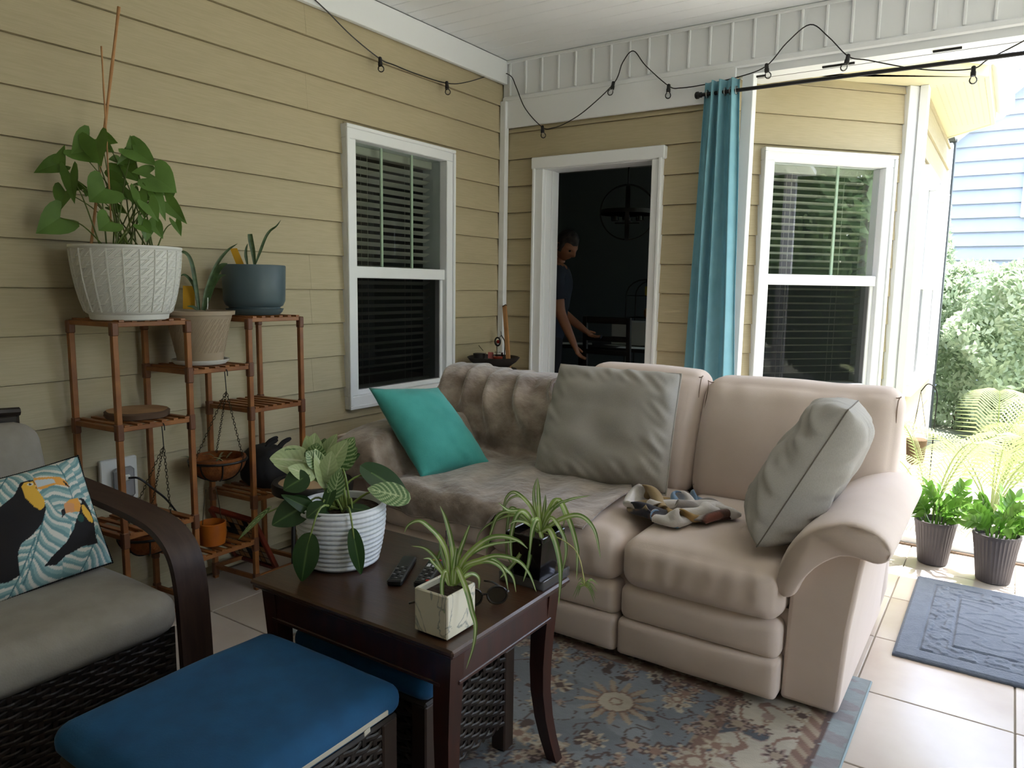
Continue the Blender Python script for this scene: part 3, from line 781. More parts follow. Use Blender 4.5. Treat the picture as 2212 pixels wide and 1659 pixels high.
# ================================================================ WICKER
def weave(mb, org, d, n, L, H, row=.0165, stake=.034, amp=.0045, z0=0):
    org, d, n = Vector(org), Vector(d), Vector(n); rows = int(H/row); seg = max(4, int(L/stake)*4)
    for r in range(rows):
        z = z0+r*row; vs = []
        for i in range(seg+1):
            s_ = L*i/seg; o = amp*math.cos(math.pi*s_/stake+(math.pi if r % 2 else 0))
            p = org+d*s_+n*o
            for (k, t) in ((.06, 0), (.3, .0022), (.7, .0022), (.94, 0)):
                q = p+n*t; vs.append((q.x, q.y, z+row*k))
        mb.add(vs, [(i*4+k, i*4+4+k, i*4+5+k, i*4+1+k) for i in range(seg) for k in range(3)])
    for i in range(int(L/stake)+1):
        p = org+d*(i*stake); q = [p-d*.006, p+d*.006]
        mb.add([(a.x, a.y, z) for a in q for z in (z0, z0+H)], [(0, 1, 3, 2)])
M_wick = mat('espresso_wicker', '1d1613', .45, '2a201a', 20, spec=.5)
M_under = mat('wicker_shadow_liner', '120d0b', .9)
M_leg = mat('espresso_wood', '2b1d17', .5, '33241c', 4, stretch=(1, 1, .2))
M_blue = mat('ocean_blue_canvas', '084f7c', .85, '074670', 14, bump=.2, bscale=220, sheen=.03, bdist=.002)
def ottoman(x0, x1, y0, y1, top, label, zipper):
    t = thing('ottoman', ((x0+x1)/2, (y0+y1)/2, 0), label, 'ottoman', 'wicker ottomans with blue cushions')
    ztop = top-.085
    MB().box(x0+.02, x1-.02, y0+.02, y1-.02, .10, ztop-.012).build('body', M_under, t)
    mb = MB(); weave(mb, (x1-.008, y0+.02, 0), (0, 1, 0), (1, 0, 0), y1-y0-.04, ztop-.10, z0=.09)
    weave(mb, (x0+.02, y1-.008, 0), (1, 0, 0), (0, 1, 0), x1-x0-.04, ztop-.10, z0=.09)
    weave(mb, (x0+.008, y0+.02, 0), (0, 1, 0), (-1, 0, 0), y1-y0-.04, ztop-.10, z0=.09)
    weave(mb, (x0+.02, y0+.008, 0), (1, 0, 0), (0, -1, 0), x1-x0-.04, ztop-.10, z0=.09)
    tag(mb.build('wicker_weave', M_wick, t), kind='stuff')
    MB().cbox(x0, x1, y0, y1, ztop-.014, ztop, .006).build('rim', M_wick, t)
    for xx in (x0+.025, x1-.025):
        for yy in (y0+.025, y1-.025): MB().cbox(xx-.024, xx+.024, yy-.024, yy+.024, .009, ztop-.01, .004).build('leg', M_leg, t)
    def cf(v, tt):
        if tt[2] > 0: v.z += .004*nz(v.x*6, v.y*6, 2)
        return v
    mb = MB(); soft(mb, x0-.012, x1+.012, y0-.012, y1+.012, ztop, top-.012, .036, (.004, .004, .014), (26, 26, 10), cf); c = mb.build('cushion', M_blue, t, smooth=True, ang=80)
    if zipper:
        MB().bar((x1+.0135, y0+.03, ztop+.030), (x1+.0145, y1-.05, ztop+.030), .006, .013, b=.002).build('zipper', mat('zipper_cream', 'b9b3a4', .6), c)
        MB().bar((x1+.018, y1-.11, ztop+.022), (x1+.020, y1-.13, ztop+.02), .003, .012, b=.001).build('zipper_pull', MATS['zipper_cream'], c)
    return t
ottoman(1.425, 1.895, -3.665, -3.135, .455, 'wicker ottoman with a bright blue zipped cushion in front of the table', True)
ottoman(1.405, 1.885, -3.025, -2.625, .415, 'wicker ottoman tucked beneath the dark wooden table', False)

# ================================================================ ARMCHAIR
ch = thing('armchair', (.62, -3.5, 0), 'espresso wicker armchair with bentwood arms and grey cushions', 'armchair')
M_arm = mat('bentwood_espresso', '3a2a24', .45, '47352d', 3, 5, stretch=(3, 20, 3), spec=.4)
CY0, CY1 = -3.86, -3.135
M_chair = mat('grey_canvas', '9a948b', .9, '928c83', 20, bump=.25, bscale=200, bdist=.002)
for (ya, yb) in ((CY1, CY1+.10), (CY0-.10, CY0)):
    pts = catmull([(.05, 0, .655), (.3, 0, .648), (.55, 0, .635), (.75, 0, .622), (.88, 0, .60), (.965, 0, .545), (1.0, 0, .45), (1.012, 0, .30), (1.018, 0, .15), (1.02, 0, .01)], 5)
    mb = MB(); vs = []; m = len(pts)
    for i, p in enumerate(pts):
        tg = (pts[min(i+1, m-1)]-pts[max(i-1, 0)]).normalized(); nn = Vector((-tg.z, 0, tg.x)); 
        for (s_, yy) in ((.011, ya), (.011, yb), (-.011, yb), (-.011, ya)): q = p+nn*s_; vs.append((q.x, yy, q.z))
    fs = [(0, 1, 2, 3), tuple(4*m-4+i for i in range(4))]+[(j*4+i, j*4+(i+1) % 4, j*4+4+(i+1) % 4, j*4+4+i) for j in range(m-1) for i in range(4)]
    mb.add(vs, fs).build('bentwood_arm', M_arm, ch, smooth=True, ang=50)
    MB().cbox(.055, .095, ya+.02, yb-.02, .01, .65, .004).build('rear_leg', M_arm, ch)
MB().box(.12, .985, CY0+.005, CY1-.005, .06, .325).build('seat_box', M_under, ch)
mb = MB(); weave(mb, (.99, CY0+.005, 0), (0, 1, 0), (1, 0, 0), CY1-CY0-.01, .28, z0=.05, amp=.005); weave(mb, (.12, CY1-.004, 0), (1, 0, 0), (0, 1, 0), .86, .28, z0=.05)
tag(mb.build('wicker_weave', M_wick, ch), kind='stuff')
mb = MB(); mb.cbox(.03, .075, CY0, CY1, .30, .885, .015); mb.build('back_frame', M_wick, ch)
MB().tube(catmull([(.062, CY0, .88), (.062, -3.5, .905), (.062, CY1, .885)], 8), .016, 8).build('back_rail', M_wick, ch, smooth=True)
def cfn(v, t): v.z += .006*nz(v.x*4, v.y*4, 1) if t[2] > 0 else 0; return v
mb = MB(); soft(mb, .20, 1.045, CY0+.008, CY1-.006, .325, .455, .055, (.012, 0, .012), (24, 20, 10), cfn); mb.build('seat_cushion', M_chair, ch, smooth=True, ang=80)
def bk(v, t): v.x -= (v.z-.46)*.36; v.x += .01*nz(v.y*5, v.z*5); return v
mb = MB(); soft(mb, .19, .34, CY0+.02, CY1+.015, .445, .855, .06, (.02, 0, .008), (10, 22, 18), bk); mb.build('back_cushion', M_chair, ch, smooth=True, ang=80)

# ---- toucan pillow
C2 = {k: np.array(lin(v)) for k, v in dict(w='d9d8cf', t='6f979b', t2='8fb0b0', d='4f7a80', k='131015', y='e5b343', o='e8a44a', bw='c4cfd4', g='1c4a44', pk='d99b6a').items()}
def inpoly(x, y, P):
    r = False; j = len(P)-1
    for i in range(len(P)):
        if (P[i][1] > y) != (P[j][1] > y) and x < (P[j][0]-P[i][0])*(y-P[i][1])/(P[j][1]-P[i][1])+P[i][0]: r = not r
        j = i
    return r
# pillow picture coordinates: the crop of the print, 0..1232 wide and 0..1659 high
BIRD1 = [(120, 460), (250, 430), (260, 520), (340, 700), (345, 780), (300, 920), (200, 1040), (100, 1120), (70, 1200), (100, 1420), (0, 1480), (-200, 1500), (-250, 900), (-80, 720), (40, 620)]
BIRD2 = [(730, 620), (790, 615), (880, 720), (910, 830), (920, 980), (950, 1060), (860, 1090), (760, 1110), (640, 1180), (560, 1220), (470, 1310), (340, 1330), (420, 1230), (560, 1090), (640, 960), (680, 850), (720, 770)]
BEAK1 = [(250, 410), (520, 405), (590, 450), (632, 520), (560, 505), (460, 500), (310, 560), (262, 530)]
BEAK1B = [(262, 440), (450, 430), (470, 480), (280, 530)]
BEAK1C = [(545, 440), (590, 470), (632, 522), (580, 500)]
BIB1 = [(120, 520), (150, 470), (245, 450), (265, 540), (335, 670), (335, 740), (290, 785), (230, 750), (150, 650)]
BEAK2 = [(545, 705), (600, 660), (715, 620), (745, 700), (725, 765), (560, 800), (540, 760)]
BEAK2B = [(510, 770), (545, 750), (560, 800), (515, 850)]
BIB2 = [(752, 690), (790, 680), (870, 750), (900, 820), (890, 860), (830, 850), (760, 770)]
def toucan_col(X, Y):
    if inpoly(X, Y, BEAK1C): return C2['k']
    if inpoly(X, Y, BEAK1B): return C2['bw']
    if inpoly(X, Y, BIB1): return C2['k'] if (X-210)**2/900+(Y-492)**2/300 < .35 else C2['w'] if (X-210)**2/900+(Y-492)**2/300 < 1 else C2['y']
    if inpoly(X, Y, BEAK1): return C2['o']
    if inpoly(X, Y, BIRD1): return C2['k']
    if inpoly(X, Y, BEAK2B): return C2['k']
    if inpoly(X, Y, BEAK2): return C2['pk'] if X < 660 and Y > 690 else C2['o']
    if inpoly(X, Y, BIB2): return C2['y']
    if (X-745)**2+(Y-655)**2 < 300: return C2['w']
    if inpoly(X, Y, BIRD2): return C2['g'] if (X-730)**2+(Y-835)**2 < 1700 else C2['k']
    # palm-leaf bands: each frond = midrib line with curved stripes on both sides
    best = None
    for (ax, ay, bx, by, ph) in ((540, 230, 660, 700, 0), (150, 1500, 330, 820, 2.), (780, 1330, 960, 900, 4.), (30, 1620, 240, 1050, 1.), (-250, 800, 30, 330, 5), (900, 500, 800, 150, 3)):
        dx, dy = bx-ax, by-ay; L = math.hypot(dx, dy); t = ((X-ax)*dx+(Y-ay)*dy)/L; s_ = ((X-ax)*dy-(Y-ay)*dx)/L
        q = abs(s_)+max(0, -t, t-L)*1.5
        if best is None or q < best[0]: best = (q, t, s_, ph)
    q, t, s_, ph = best
    if q < 7: return C2['d']
    w = (t+abs(s_)*.8-(s_*s_)*.0018)/100+ph+.5*nz(X*.005, Y*.005)
    f = w-math.floor(w)
    if f < .36: return C2['w']
    return C2['t'] if f < .68 else C2['t2']
a_, b_, c_, d_ = (W(-95, 1058, 0, .56), W(168, 985, 0, .56), W(243, 1215, 0, .70), W(-60, 1325, 0, .74))
M_touc = mat('toucan_print', 'ffffff', .85, attr='print', bump=.2, bscale=200, bdist=.002)
mb = MB(); p4 = pillow4(mb, a_, b_, c_, d_, .15, n=150, pinch=.03, wr=.004)
cols = []
HX, HY = np.array([-450, 800, 1150, -284]), np.array([464, 119, 1208, 1729])
for j in (0, 1):
    for iv in range(151):
        for iu in range(151):
            u, v = iu/150, iv/150
            wx = (1-u)*(1-v)*HX[0]+u*(1-v)*HX[1]+u*v*HX[2]+(1-u)*v*HX[3]; wy = (1-u)*(1-v)*HY[0]+u*(1-v)*HY[1]+u*v*HY[2]+(1-u)*v*HY[3]
            cols.append(toucan_col(wx, wy) if True else C2['w'])
tp_ = weldbuild(mb, 'toucan_pillow', M_touc, cols=cols)
tag(tp_, 'throw pillow printed with two black toucans and teal palm leaves', 'pillow')
pts = [p4(i/60, 0, 1) for i in range(60)]+[p4(1, i/60, 1) for i in range(60)]+[p4(1-i/60, 1, 1) for i in range(60)]+[p4(0, 1-i/60, 1) for i in range(60)]
mb = MB()
for i, p in enumerate(pts):
    mb.lathe([(0, -.004), (.0035, -.002), (.0035, .002), (0, .004)], p, 6)
tag(mb.build('pompom_trim', mat('black_pompom', '0f0d0d', .9), tp_), kind='stuff')
# ================================================================ CURTAIN + ROD + STRING LIGHTS
def cpt(u, v):
    z = lerp(2.522, .015, v); xl = lerp(1.447, 1.395, min(1, v*1.5)); xr = lerp(1.640, 1.700, min(1, v*1.5))
    ph = u*2*math.pi*3.4+1.2*nz(u*3, v*.5, 9)
    x = lerp(xl, xr, u)+.006*math.sin(ph*2)*v+.006*nz(v*3, u*6, 2)
    y = -.085+(.026+.012*v)*math.sin(ph)+.006*math.sin(ph*2.0+1+v)+.008*nz(u*9, v*2.5, 1)
    return (x, y, z)
M_curt = mat('aqua_curtain', '8cc2d0', .8, '83bac9', 10, trans=.3, sheen=.15, bump=.12, bscale=180, bdist=.002)
cu = MB().grid(cpt, 110, 40).build('curtain', M_curt, smooth=True, ang=180, solid=.002)
tag(cu, 'gathered aqua blue outdoor curtain hanging from the black rod', 'curtain')
M_steel = mat('grommet_steel', '9a9a98', .3, metal=1)
for k in range(6):
    p = cpt((k+.5)/6, .026); MB().tube([(p[0]+.004, -.085+.021*math.cos(a*math.pi/8), 2.457+.021*math.sin(a*math.pi/8)) for a in range(16)], .003, 6, closed=True).build('grommet', M_steel, cu, smooth=True)
rod = thing('curtain_rod', (2.6, -.085, 2.45), 'long black curtain rod under the white beam', 'rod')
MB().tube([(1.41, -.085, 2.457), (5.3, -.085, 2.44)], .0105, 12).build('pole', M_black, rod, smooth=True)
MB().tube([(1.392, -.085, 2.457), (1.398, -.085, 2.457), (1.412, -.085, 2.457), (1.415, -.085, 2.457), (1.43, -.085, 2.457), (1.431, -.085, 2.457)], [.014, .02, .02, .015, .015, .0105], 14).build('finial', M_black, rod, smooth=True)
for xx in (1.46, 3.3, 5.2):
    MB().bar((xx, -.085, 2.452), (xx, -.02, 2.47), .012, .012).build('bracket', M_black, rod)

XW, YH = .04, -.045
def L(px, py): return W(px, py, 0, XW)
def Hh(px, py, y=YH): return W(px, py, 1, y)
path = [W(560, -95, 0, XW), L(640, -35), L(700, 18), L(760, 78), L(822, 128), L(850, 140), L(900, 160), L(966, 180), L(1010, 177), Hh(1076, 158), Hh(1103, 164), Hh(1115, 188), Hh(1135, 235), Hh(1172, 275), Hh(1195, 276), Hh(1222, 266), Hh(1265, 238), Hh(1326, 180), Hh(1345, 135), Hh(1368, 110), Hh(1395, 142), Hh(1445, 186), Hh(1470, 190), Hh(1520, 183), Hh(1600, 165), Hh(1656, 142), Hh(1700, 92), Hh(1750, 53), Hh(1790, 80), Hh(1833, 122), Hh(1875, 130), Hh(1960, 146), Hh(2030, 152), Hh(2103, 148), Hh(2135, 128), Hh(2212, 88), Hh(2290, 40), Hh(2400, 60), Hh(2500, 90)]
sl_ = thing('string_lights', (1.4, -.05, 2.3), 'black string light cord with clear globe bulbs looped below the ceiling', 'string lights')
MB().tube(catmull(path, 6), .0032, 6).build('cord', M_black, sl_, smooth=True)
for i in (4, 7, 9, 13, 17, 21, 25, 29, 33):
    p = path[i]; tilt = Vector((.012*math.sin(i*2.1), -.004, 0))
    a = p+Vector((0, -.004, .010)); b = p+tilt*.6+Vector((0, -.006, -.036))
    sk = MB().tube([a, a.lerp(b, .1), a.lerp(b, .55), a.lerp(b, .6), b], [.007, .0105, .0105, .0125, .0125], 10).build('socket', M_black, sl_, smooth=True)
    c = b+tilt+Vector((0, -.001, -.021)); d = (c-b).normalized()
    MB().tube([b, b+d*.005, b+d*.012, b+d*.022, b+d*.032, b+d*.039, b+d*.041], [.009, .011, .016, .0185, .0155, .008, .001], 14).build('bulb', M_clear, sk, smooth=True)

# ================================================================ OUTSIDE
M_lawn = mat('lawn', '9c9f88', .95, 'acac9a', 4, bump=.5, bscale=40)
M_conc = mat('pale_gravel', 'b3afa6', .95, 'a39d93', 9)
tag(MB().box(-40, 60, .2, 70, -.3, -.10).build('ground', M_lawn, loc=(0, 20, -.2)), kind='structure')
tag(MB().box(BX1, 60, -40, .2, -.3, -.10).build('ground_side', M_lawn, loc=(20, -10, -.2)), kind='structure')
tag(MB().box(1.7, 7.5, .2, 2.6, -.2, -.085).build('garden_path', M_conc), kind='structure')
# bay eave
M_soff = mat('cream_soffit', 'd8d1ad', .6)
sp = [(1.44, .19), (2.045, .19), (2.755, .99), (2.755, 2.46), (2.45, 2.86), (2.42, 2.86), (2.42, 1.05), (1.44, .06)]
mb = MB(); mb.prism(sp, 2.62, 2.66, 2)
ev = tag(mb.build('eave', M_soff, loc=(2.3, 1.3, 2.62)), 'cream perforated soffit and gutter around the bay', kind='structure')
for (p, q) in (((2.11, .25), (2.765, .985)), ((2.765, .985), (2.765, 2.465)), ((2.765, 2.465), (2.44, 2.89))):
    MB().bar((*p, 2.70), (*q, 2.70), .03, .17, b=.004).build('fascia', M_soff, ev)
    n_ = Vector((q[1]-p[1], -(q[0]-p[0]), 0)).normalized()*.07
    MB().bar((p[0]+n_.x, p[1]+n_.y, 2.73), (q[0]+n_.x, q[1]+n_.y, 2.73), .11, .12, b=.03).build('gutter', M_trim, ev)
k = 0
M_hole = mat('soffit_hole', 'a39c74', .9)
mb = MB()
for iy in range(34):
    for ix in range(7):
        mb.add([(2.50+ix*.036+a, 1.06+iy*.04+b, 2.6195) for a, b in ((-.004, -.004), (.004, -.004), (.004, .004), (-.004, .004))], [(0, 1, 2, 3)])
tag(mb.build('perforations', M_hole, ev), kind='stuff')
# neighbour house
M_nb = mat('slate_blue_siding', 'b6bccd', .7, 'aeb5c8', 2)
nbh = thing('neighbour_house', (2, 7.2, -.1), 'slate blue lap-sided house with white gable trim beyond the hedge', 'house')
def rake(x): return 3.885+(x-2.785)*.92
mb = MB(); mb.add([(-9, 7.05, -.1), (9.5, 7.05, -.1), (9.5, 7.05, 5.5), (5.5, 7.05, rake(5.5)), (-.2, 7.05, rake(-.2)), (-9, 7.05, rake(-.2))], [(0, 1, 2, 3, 4, 5)])
mb.add([(-9, 14, -.1), (9.5, 14, -.1), (9.5, 14, 5.5), (5.5, 14, rake(5.5)), (-.2, 14, rake(-.2)), (-9, 14, rake(-.2))], [(0, 1, 2, 3, 4, 5)]); mb.build('wall', M_nb, nbh)
z = .0
while z < 6.2:
    xl = max(-.2, 2.785+(z-3.885)/.92) if z > rake(-.2) else -6; 
    b = MB(); xr = 9.4
    b.add([(xl, 7.0, z), (xr, 7.0, z), (xr, 7.035, z+.185), (xl, 7.035, z+.185), (xl, 7.05, z), (xr, 7.05, z)], [(0, 1, 2, 3), (0, 4, 5, 1)]); b.build('siding_board', M_nb, nbh)
    z += .178
MB().bar((-.9, 6.93, rake(-.9)), (5.5, 6.93, rake(5.5)), .16, .2, up=(0, 1, 0)).build('rake_board', M_trim, nbh)
mb = MB(); mb.add([(-.9, 6.85, rake(-.9)+.12), (5.5, 6.85, rake(5.5)+.12), (5.5, 14.2, rake(5.5)+.12), (-.9, 14.2, rake(-.9)+.12)], [(0, 1, 2, 3)]); mb.build('roof', M_roof, nbh)
wnb = MB().cbox(2.985, 4.0, 6.95, 7.02, 2.3, 3.0, .01).build('window', M_trim, nbh); MB().box(3.06, 3.93, 6.94, 6.955, 2.37, 2.93).build('pane', mat('dark_pane', '2c3138', .1), wnb)
# hedge trees
def foliage(seed, h, r, n, size, cone=1.0):
    rnd = random.Random(seed); mb = MB(); vs = []; fs = []
    for i in range(n):
        t = rnd.random()**.8; z = h*t; a = rnd.uniform(0, 6.283)
        rr = r*((1-t)**.7*cone+.18*(1-cone))*(.75+.35*nz(math.cos(a)*2+seed, math.sin(a)*2, t*5))*(1-.35*rnd.random()**2)
        if cone < .5: rr = r*math.sqrt(max(0, 1-(2*t-1)**2))*(1-.3*rnd.random()**2)*(.85+.4*nz(math.cos(a)*2+seed, math.sin(a)*2, t*4))
        c = Vector((rr*math.cos(a), rr*math.sin(a), z+.03)); d = Vector((rnd.gauss(0, 1), rnd.gauss(0, 1), rnd.gauss(.5, 1))).normalized()
        u = d.orthogonal().normalized(); w = d.cross(u); s_ = size*rnd.uniform(.6, 1.4); b = len(vs)
        vs += [c-u*s_*.35, c+d*s_*.9+w*s_*.1, c+u*s_*.35, c-d*s_*.7]
        fs.append((b, b+1, b+2, b+3))
    return mb.add(vs, fs)
M_hedge = mat('evergreen_leaf', '98ab88', .6, 'c0cdb0', 1.5, trans=.4)
M_bark = mat('bark', '5a4636', .9)
def tree(seed, h, r, n, size, cone, label, loc, group, m):
    t = thing('garden_tree', (0, 0, 0), label, 'tree', group)
    foliage(seed, h, r, n, size, cone).build('foliage', m, t)
    MB().tube([(0, 0, -.05), (0, 0, h*.5)], [.06, .03], 8).build('trunk', M_bark, t)
    t.location = loc; return t
t1 = tree(3, 2.85, .75, 10000, .055, .9, 'tall conical evergreen growing right behind the bay side windows', (2.15, 5.3, -.1), 'evergreens along the blue house', M_hedge)
t2 = tree(5, 1.75, .8, 9000, .05, .3, 'rounded leafy shrub between two conical evergreens', (2.62, 4.9, -.1), 'leafy shrubs along the blue house', M_hedge)
tag(clone(t1, None, (3.35, 5.3, -.1), 1.3), 'tall conical evergreen rising below the white window of the blue house')
tag(clone(t2, None, (3.2, 4.25, -.1), 2.2), 'low rounded shrub in front of the palm fronds and evergreens')

# trees out on the lawn side, mirrored in the bay glass
M_tree = mat('lawn_tree_leaf', '5d7a40', .6, '8aa663', 1.2, trans=.2)
t3 = tree(9, 6.5, 2.2, 12000, .17, .2, 'broad green tree on the lawn beside the porch', (9.6, .6, -.1), 'lawn trees', M_tree)
for (x, y, a) in ((11.5, -5.2, 2), (13.2, 5.2, 1), (16, .5, 3)): clone(t3, None, (x, y, -.1), a)

# palms
M_palm = mat('palm_frond', 'b0ba84', .5, '95a670', 3, trans=.35)
def palm(loc, n, h, seed, label, az):
    rnd = random.Random(seed); t = thing('areca_palm', loc, label, 'palm')
    for i in range(n):
        a = lerp(az[0], az[1], (i+rnd.random()*.7)/n); el = rnd.uniform(.95, 1.38); Lr = h*rnd.uniform(.8, 1.15)
        pts = []
        for k in range(13):
            s_ = k/12; r = Lr*s_**1.35*math.cos(el); zz = Lr*(math.sin(el)*s_-.32*s_**2.6)
            pts.append(Vector(loc)+Vector((math.cos(a)*r, math.sin(a)*r, max(.02, zz))))
        fr = MB().tube(pts, [.007*(1-.8*k/12) for k in range(13)], 5).build('frond_stem', M_palm, t, smooth=True)
        mb = MB(); cp = catmull(pts, 3); m = len(cp)
        for k in range(int(m*.22), m-1, 1):
            p = cp[k]; tg = (cp[k+1]-cp[k]).normalized(); sd = tg.cross(Vector((0, 0, 1)))
            sd = sd.normalized() if sd.length > 1e-3 else Vector((1, 0, 0)); ll = Lr*.24*math.sin(math.pi*(.12+.85*k/m))
            for sg in (-1, 1):
                d = (sd*sg*.8+tg*.6+Vector((0, 0, .25))).normalized(); q1 = p+d*ll*.5; q2 = p+d*ll+Vector((0, 0, -ll*.35)); wv = tg*.0065
                b = len(mb.v); mb.add([p-wv*.3, q1-wv, q2, q1+wv, p+wv*.3], [(0, 1, 3, 4), (1, 2, 3)])
        mb.build('leaflets', M_palm, fr)['kind'] = 'stuff'
    return t
palm((3.0, 1.15, -.09), 11, 1.3, 4, 'feathery areca palm growing just outside the opening', (-2.6, 1.5))
palm((2.70, .62, -.09), 5, 1.25, 8, 'small areca palm close to the bay corner', (-2.9, .2))
# hanging planter on the garden side and solar lamp
# zz plants
M_rib = mat('charcoal_pot', '4f4a4c', .5, '474245', 10)
M_soil = mat('potting_soil', '2b1d15', .95, '3a281c', 60, bump=.8, bscale=90)
M_zz = mat('glossy_zz_leaf', '5f8f36', .28, '80ab4c', 5, trans=.15, coat=.2)
def leaf(mb, base, tip, w, nrm, shape='oval', bend=.1, fold=.15, nt=8, nw=2, cfn=None, cols=None):
    base, tip = Vector(base), Vector(tip); t = tip-base; Ln = t.length; t.normalize(); nrm = Vector(nrm); nrm = nrm-t*nrm.dot(t)
    nrm = nrm.normalized() if nrm.length > 1e-4 else t.orthogonal().normalized(); s_ = t.cross(nrm)
    def wid(x):
        if shape == 'oval': return math.sin(math.pi*min(1, max(0, x))**.85)**.8
        if shape == 'heart': return (math.sin(math.pi*min(1, x)**.62)**.75 if x > 0 else 0)
        if shape == 'blade': return min(1, .55+x*2)*(1-x**3)**.7
        return math.sin(math.pi*x)
    vs = []
    for i in range(nt+1):
        x = i/nt; ww = w/2*wid(x)
        for j in range(-nw, nw+1):
            f = j/nw
            back = (-.16*abs(f)*(1-x)**4*Ln*2 if shape == 'heart' else 0)
            p = base+t*(x*Ln+back)+s_*(f*ww)+nrm*(fold*abs(f)*ww-bend*Ln*x*x+(bend*Ln*.15))
            vs.append(p)
            if cols is not None: cols.append(cfn(x, f))
    k = 2*nw+1
    mb.add(vs, [(i*k+j, i*k+j+1, (i+1)*k+j+1, (i+1)*k+j) for i in range(nt) for j in range(k-1)])
    return mb
def zz(loc, label, seed, ph=.225, rt=.092, rb=.066):
    t = thing('zz_plant', loc, label, 'potted plant', 'zz plants in ribbed pots'); x, y, z = loc; rnd = random.Random(seed)
    def rib(r, zz_, a): return r*(1+.018*math.cos(a*36)*(1 if .01 < zz_ < ph-.012 else 0))
    MB().lathe([(rb*.9, 0), (rb, .004), (rb+.001, .012), (lerp(rb, rt, .5), ph*.5), (rt, ph-.02), (rt+.003, ph-.014), (rt+.003, ph), (rt-.005, ph), (rt-.008, ph-.03)], loc, 108, rib).build('pot', M_rib, t, smooth=True)
    MB().lathe([(0, ph-.03), (rt-.008, ph-.032)], loc, 24).build('soil', M_soil, t)
    for i in range(15):
        a = rnd.uniform(0, 6.283); sp_ = rnd.uniform(.04, .17); h = rnd.uniform(.12, .24)*(1.15-.9*sp_/.25); r0 = rnd.uniform(.01, rt-.03)
        p0 = Vector((x+r0*math.cos(a), y+r0*math.sin(a), z+ph-.03)); p2 = p0+Vector((math.cos(a)*sp_, math.sin(a)*sp_, h)); p1 = p0.lerp(p2, .5)+Vector((-math.cos(a)*.02, -math.sin(a)*.02, .02))
        pts = catmull([p0, p1, p2], 5); st = MB().tube(pts, [.005*(1-.6*k/(len(pts)-1)) for k in range(len(pts))], 6).build('stem', M_zz, t, smooth=True)
        for k in range(3, len(pts)):
            tg = (pts[k]-pts[k-1]).normalized(); sd = tg.cross(Vector((math.sin(a), -math.cos(a), .2))).normalized()
            for sg in ((-1, 1) if k < len(pts)-1 else (0,)):
                d = (tg*.7+sd*sg*.9+Vector((0, 0, .1))).normalized() if sg else tg
                mb = MB(); ll = rnd.uniform(.045, .065); leaf(mb, pts[k], pts[k]+d*ll, .03, sd.cross(tg)+Vector((rnd.gauss(0, .3), rnd.gauss(0, .3), .8)), 'oval', .12, .25, 6, 2)
                mb.build('leaf', M_zz, st, smooth=True, ang=180)
    return t
zz((2.775, -.135, 0), 'zz plant in ribbed charcoal pot on bare tile next to the sill', 2)
zz((3.035, -.235, 0), 'zz plant in ribbed charcoal pot at the edge of the grey mat', 6, .235, .096, .07)
# ================================================================ PLANT STAND
M_pine = mat('stained_pine', '9a622f', .5, '7d4a22', 4, 5, stretch=(3, 3, 3), coat=.1)
M_joint = mat('brown_joint', '6a4128', .5)
PYF = [-2.912, -2.622, -2.338, -2.062]
def SPt(x, i, z): return Vector((x, PYF[i]-.082*(.31-x), z))
st = thing('plant_stand', (.18, -2.5, 0), 'stepped slatted pine plant stand against the tan wall', 'plant stand')
XF, XB = .312, .045
TOP = [1.205, 1.205, 1.205, 1.205]
for i in range(4):
    for x in (XF, XB):
        p = SPt(x, i, 0); MB().cbox(p.x-.0105, p.x+.0105, p.y-.0105, p.y+.0105, 0, TOP[i]-.004, .002).build('post', M_pine, st)
SHELF = {0: (1.20, .812, .40, .05), 1: (1.0, .222), 2: (1.20, .808, .412, .055)}
for c, zs in SHELF.items():
    for z in zs:
        a, b, d, e = SPt(XF, c, z), SPt(XF, c+1, z), SPt(XB, c+1, z), SPt(XB, c, z)
        for p, q in ((a, b), (b, d), (d, e), (e, a)): MB().bar(p, q, .018, .018, b=.002).build('rail', M_pine, st)
        if z > .1:
            for k in range(6):
                t = (k+.5)/6; p = SPt(XF+.012, c, z+.012).lerp(SPt(XF+.012, c+1, z+.012), t); q = SPt(XB-.012, c, z+.012).lerp(SPt(XB-.012, c+1, z+.012), t)
                MB().bar(p, q, .021, .008, b=.001).build('slat', M_pine, st)
        for p in (a, b, d, e):
            MB().cbox(p.x-.0135, p.x+.0135, p.y-.0135, p.y+.0135, z-.042, min(z+.022, 1.208), .004).build('corner_joint', M_joint, st)

# ---- helper for plants placed by picture direction at a known distance
def V(px, py, ref, dd=0.):
    n = Vector((ref[0]-CC.x, ref[1]-CC.y, 0)).normalized(); return Wp(px, py, Vector(ref)+n*dd, n)

# ================================================================ BIG WHITE POT
M_wpot = mat('white_plastic', 'dcdcd6', .5, bump=0.)
M_arrow = mat('arrowhead_leaf', '48691f', .45, '64893a', 6, trans=.22)
M_stem = mat('green_stem', '5a6b2b', .5)
M_bamboo = mat('bamboo_cane', 'b98a5a', .5, 'a5764a', 5, stretch=(1, 1, 3))
pc = Vector((.214, -2.794, 1.212))
wp = thing('arrowhead_plant', pc, 'leafy arrowhead plant in a large white embossed pot with bamboo canes', 'potted plant')
def wprof(z):
    t = z/.272; return lerp(.135, .190, t**.75)+.008*math.sin(t*math.pi)
prof = [(.125, 0), (.134, .004), (.138, .022)]+[(wprof(z), z) for z in np.linspace(.028, .262, 22)]+[(.193, .266), (.193, .274), (.185, .274), (.180, .25)]
MB().lathe(prof, pc, 72).build('pot', M_wpot, wp, smooth=True)
MB().lathe([(0, .25), (.180, .249)], pc, 32).build('soil', M_soil, wp)
mb = MB()   # embossed woven bars: diagonal tri-axial pattern
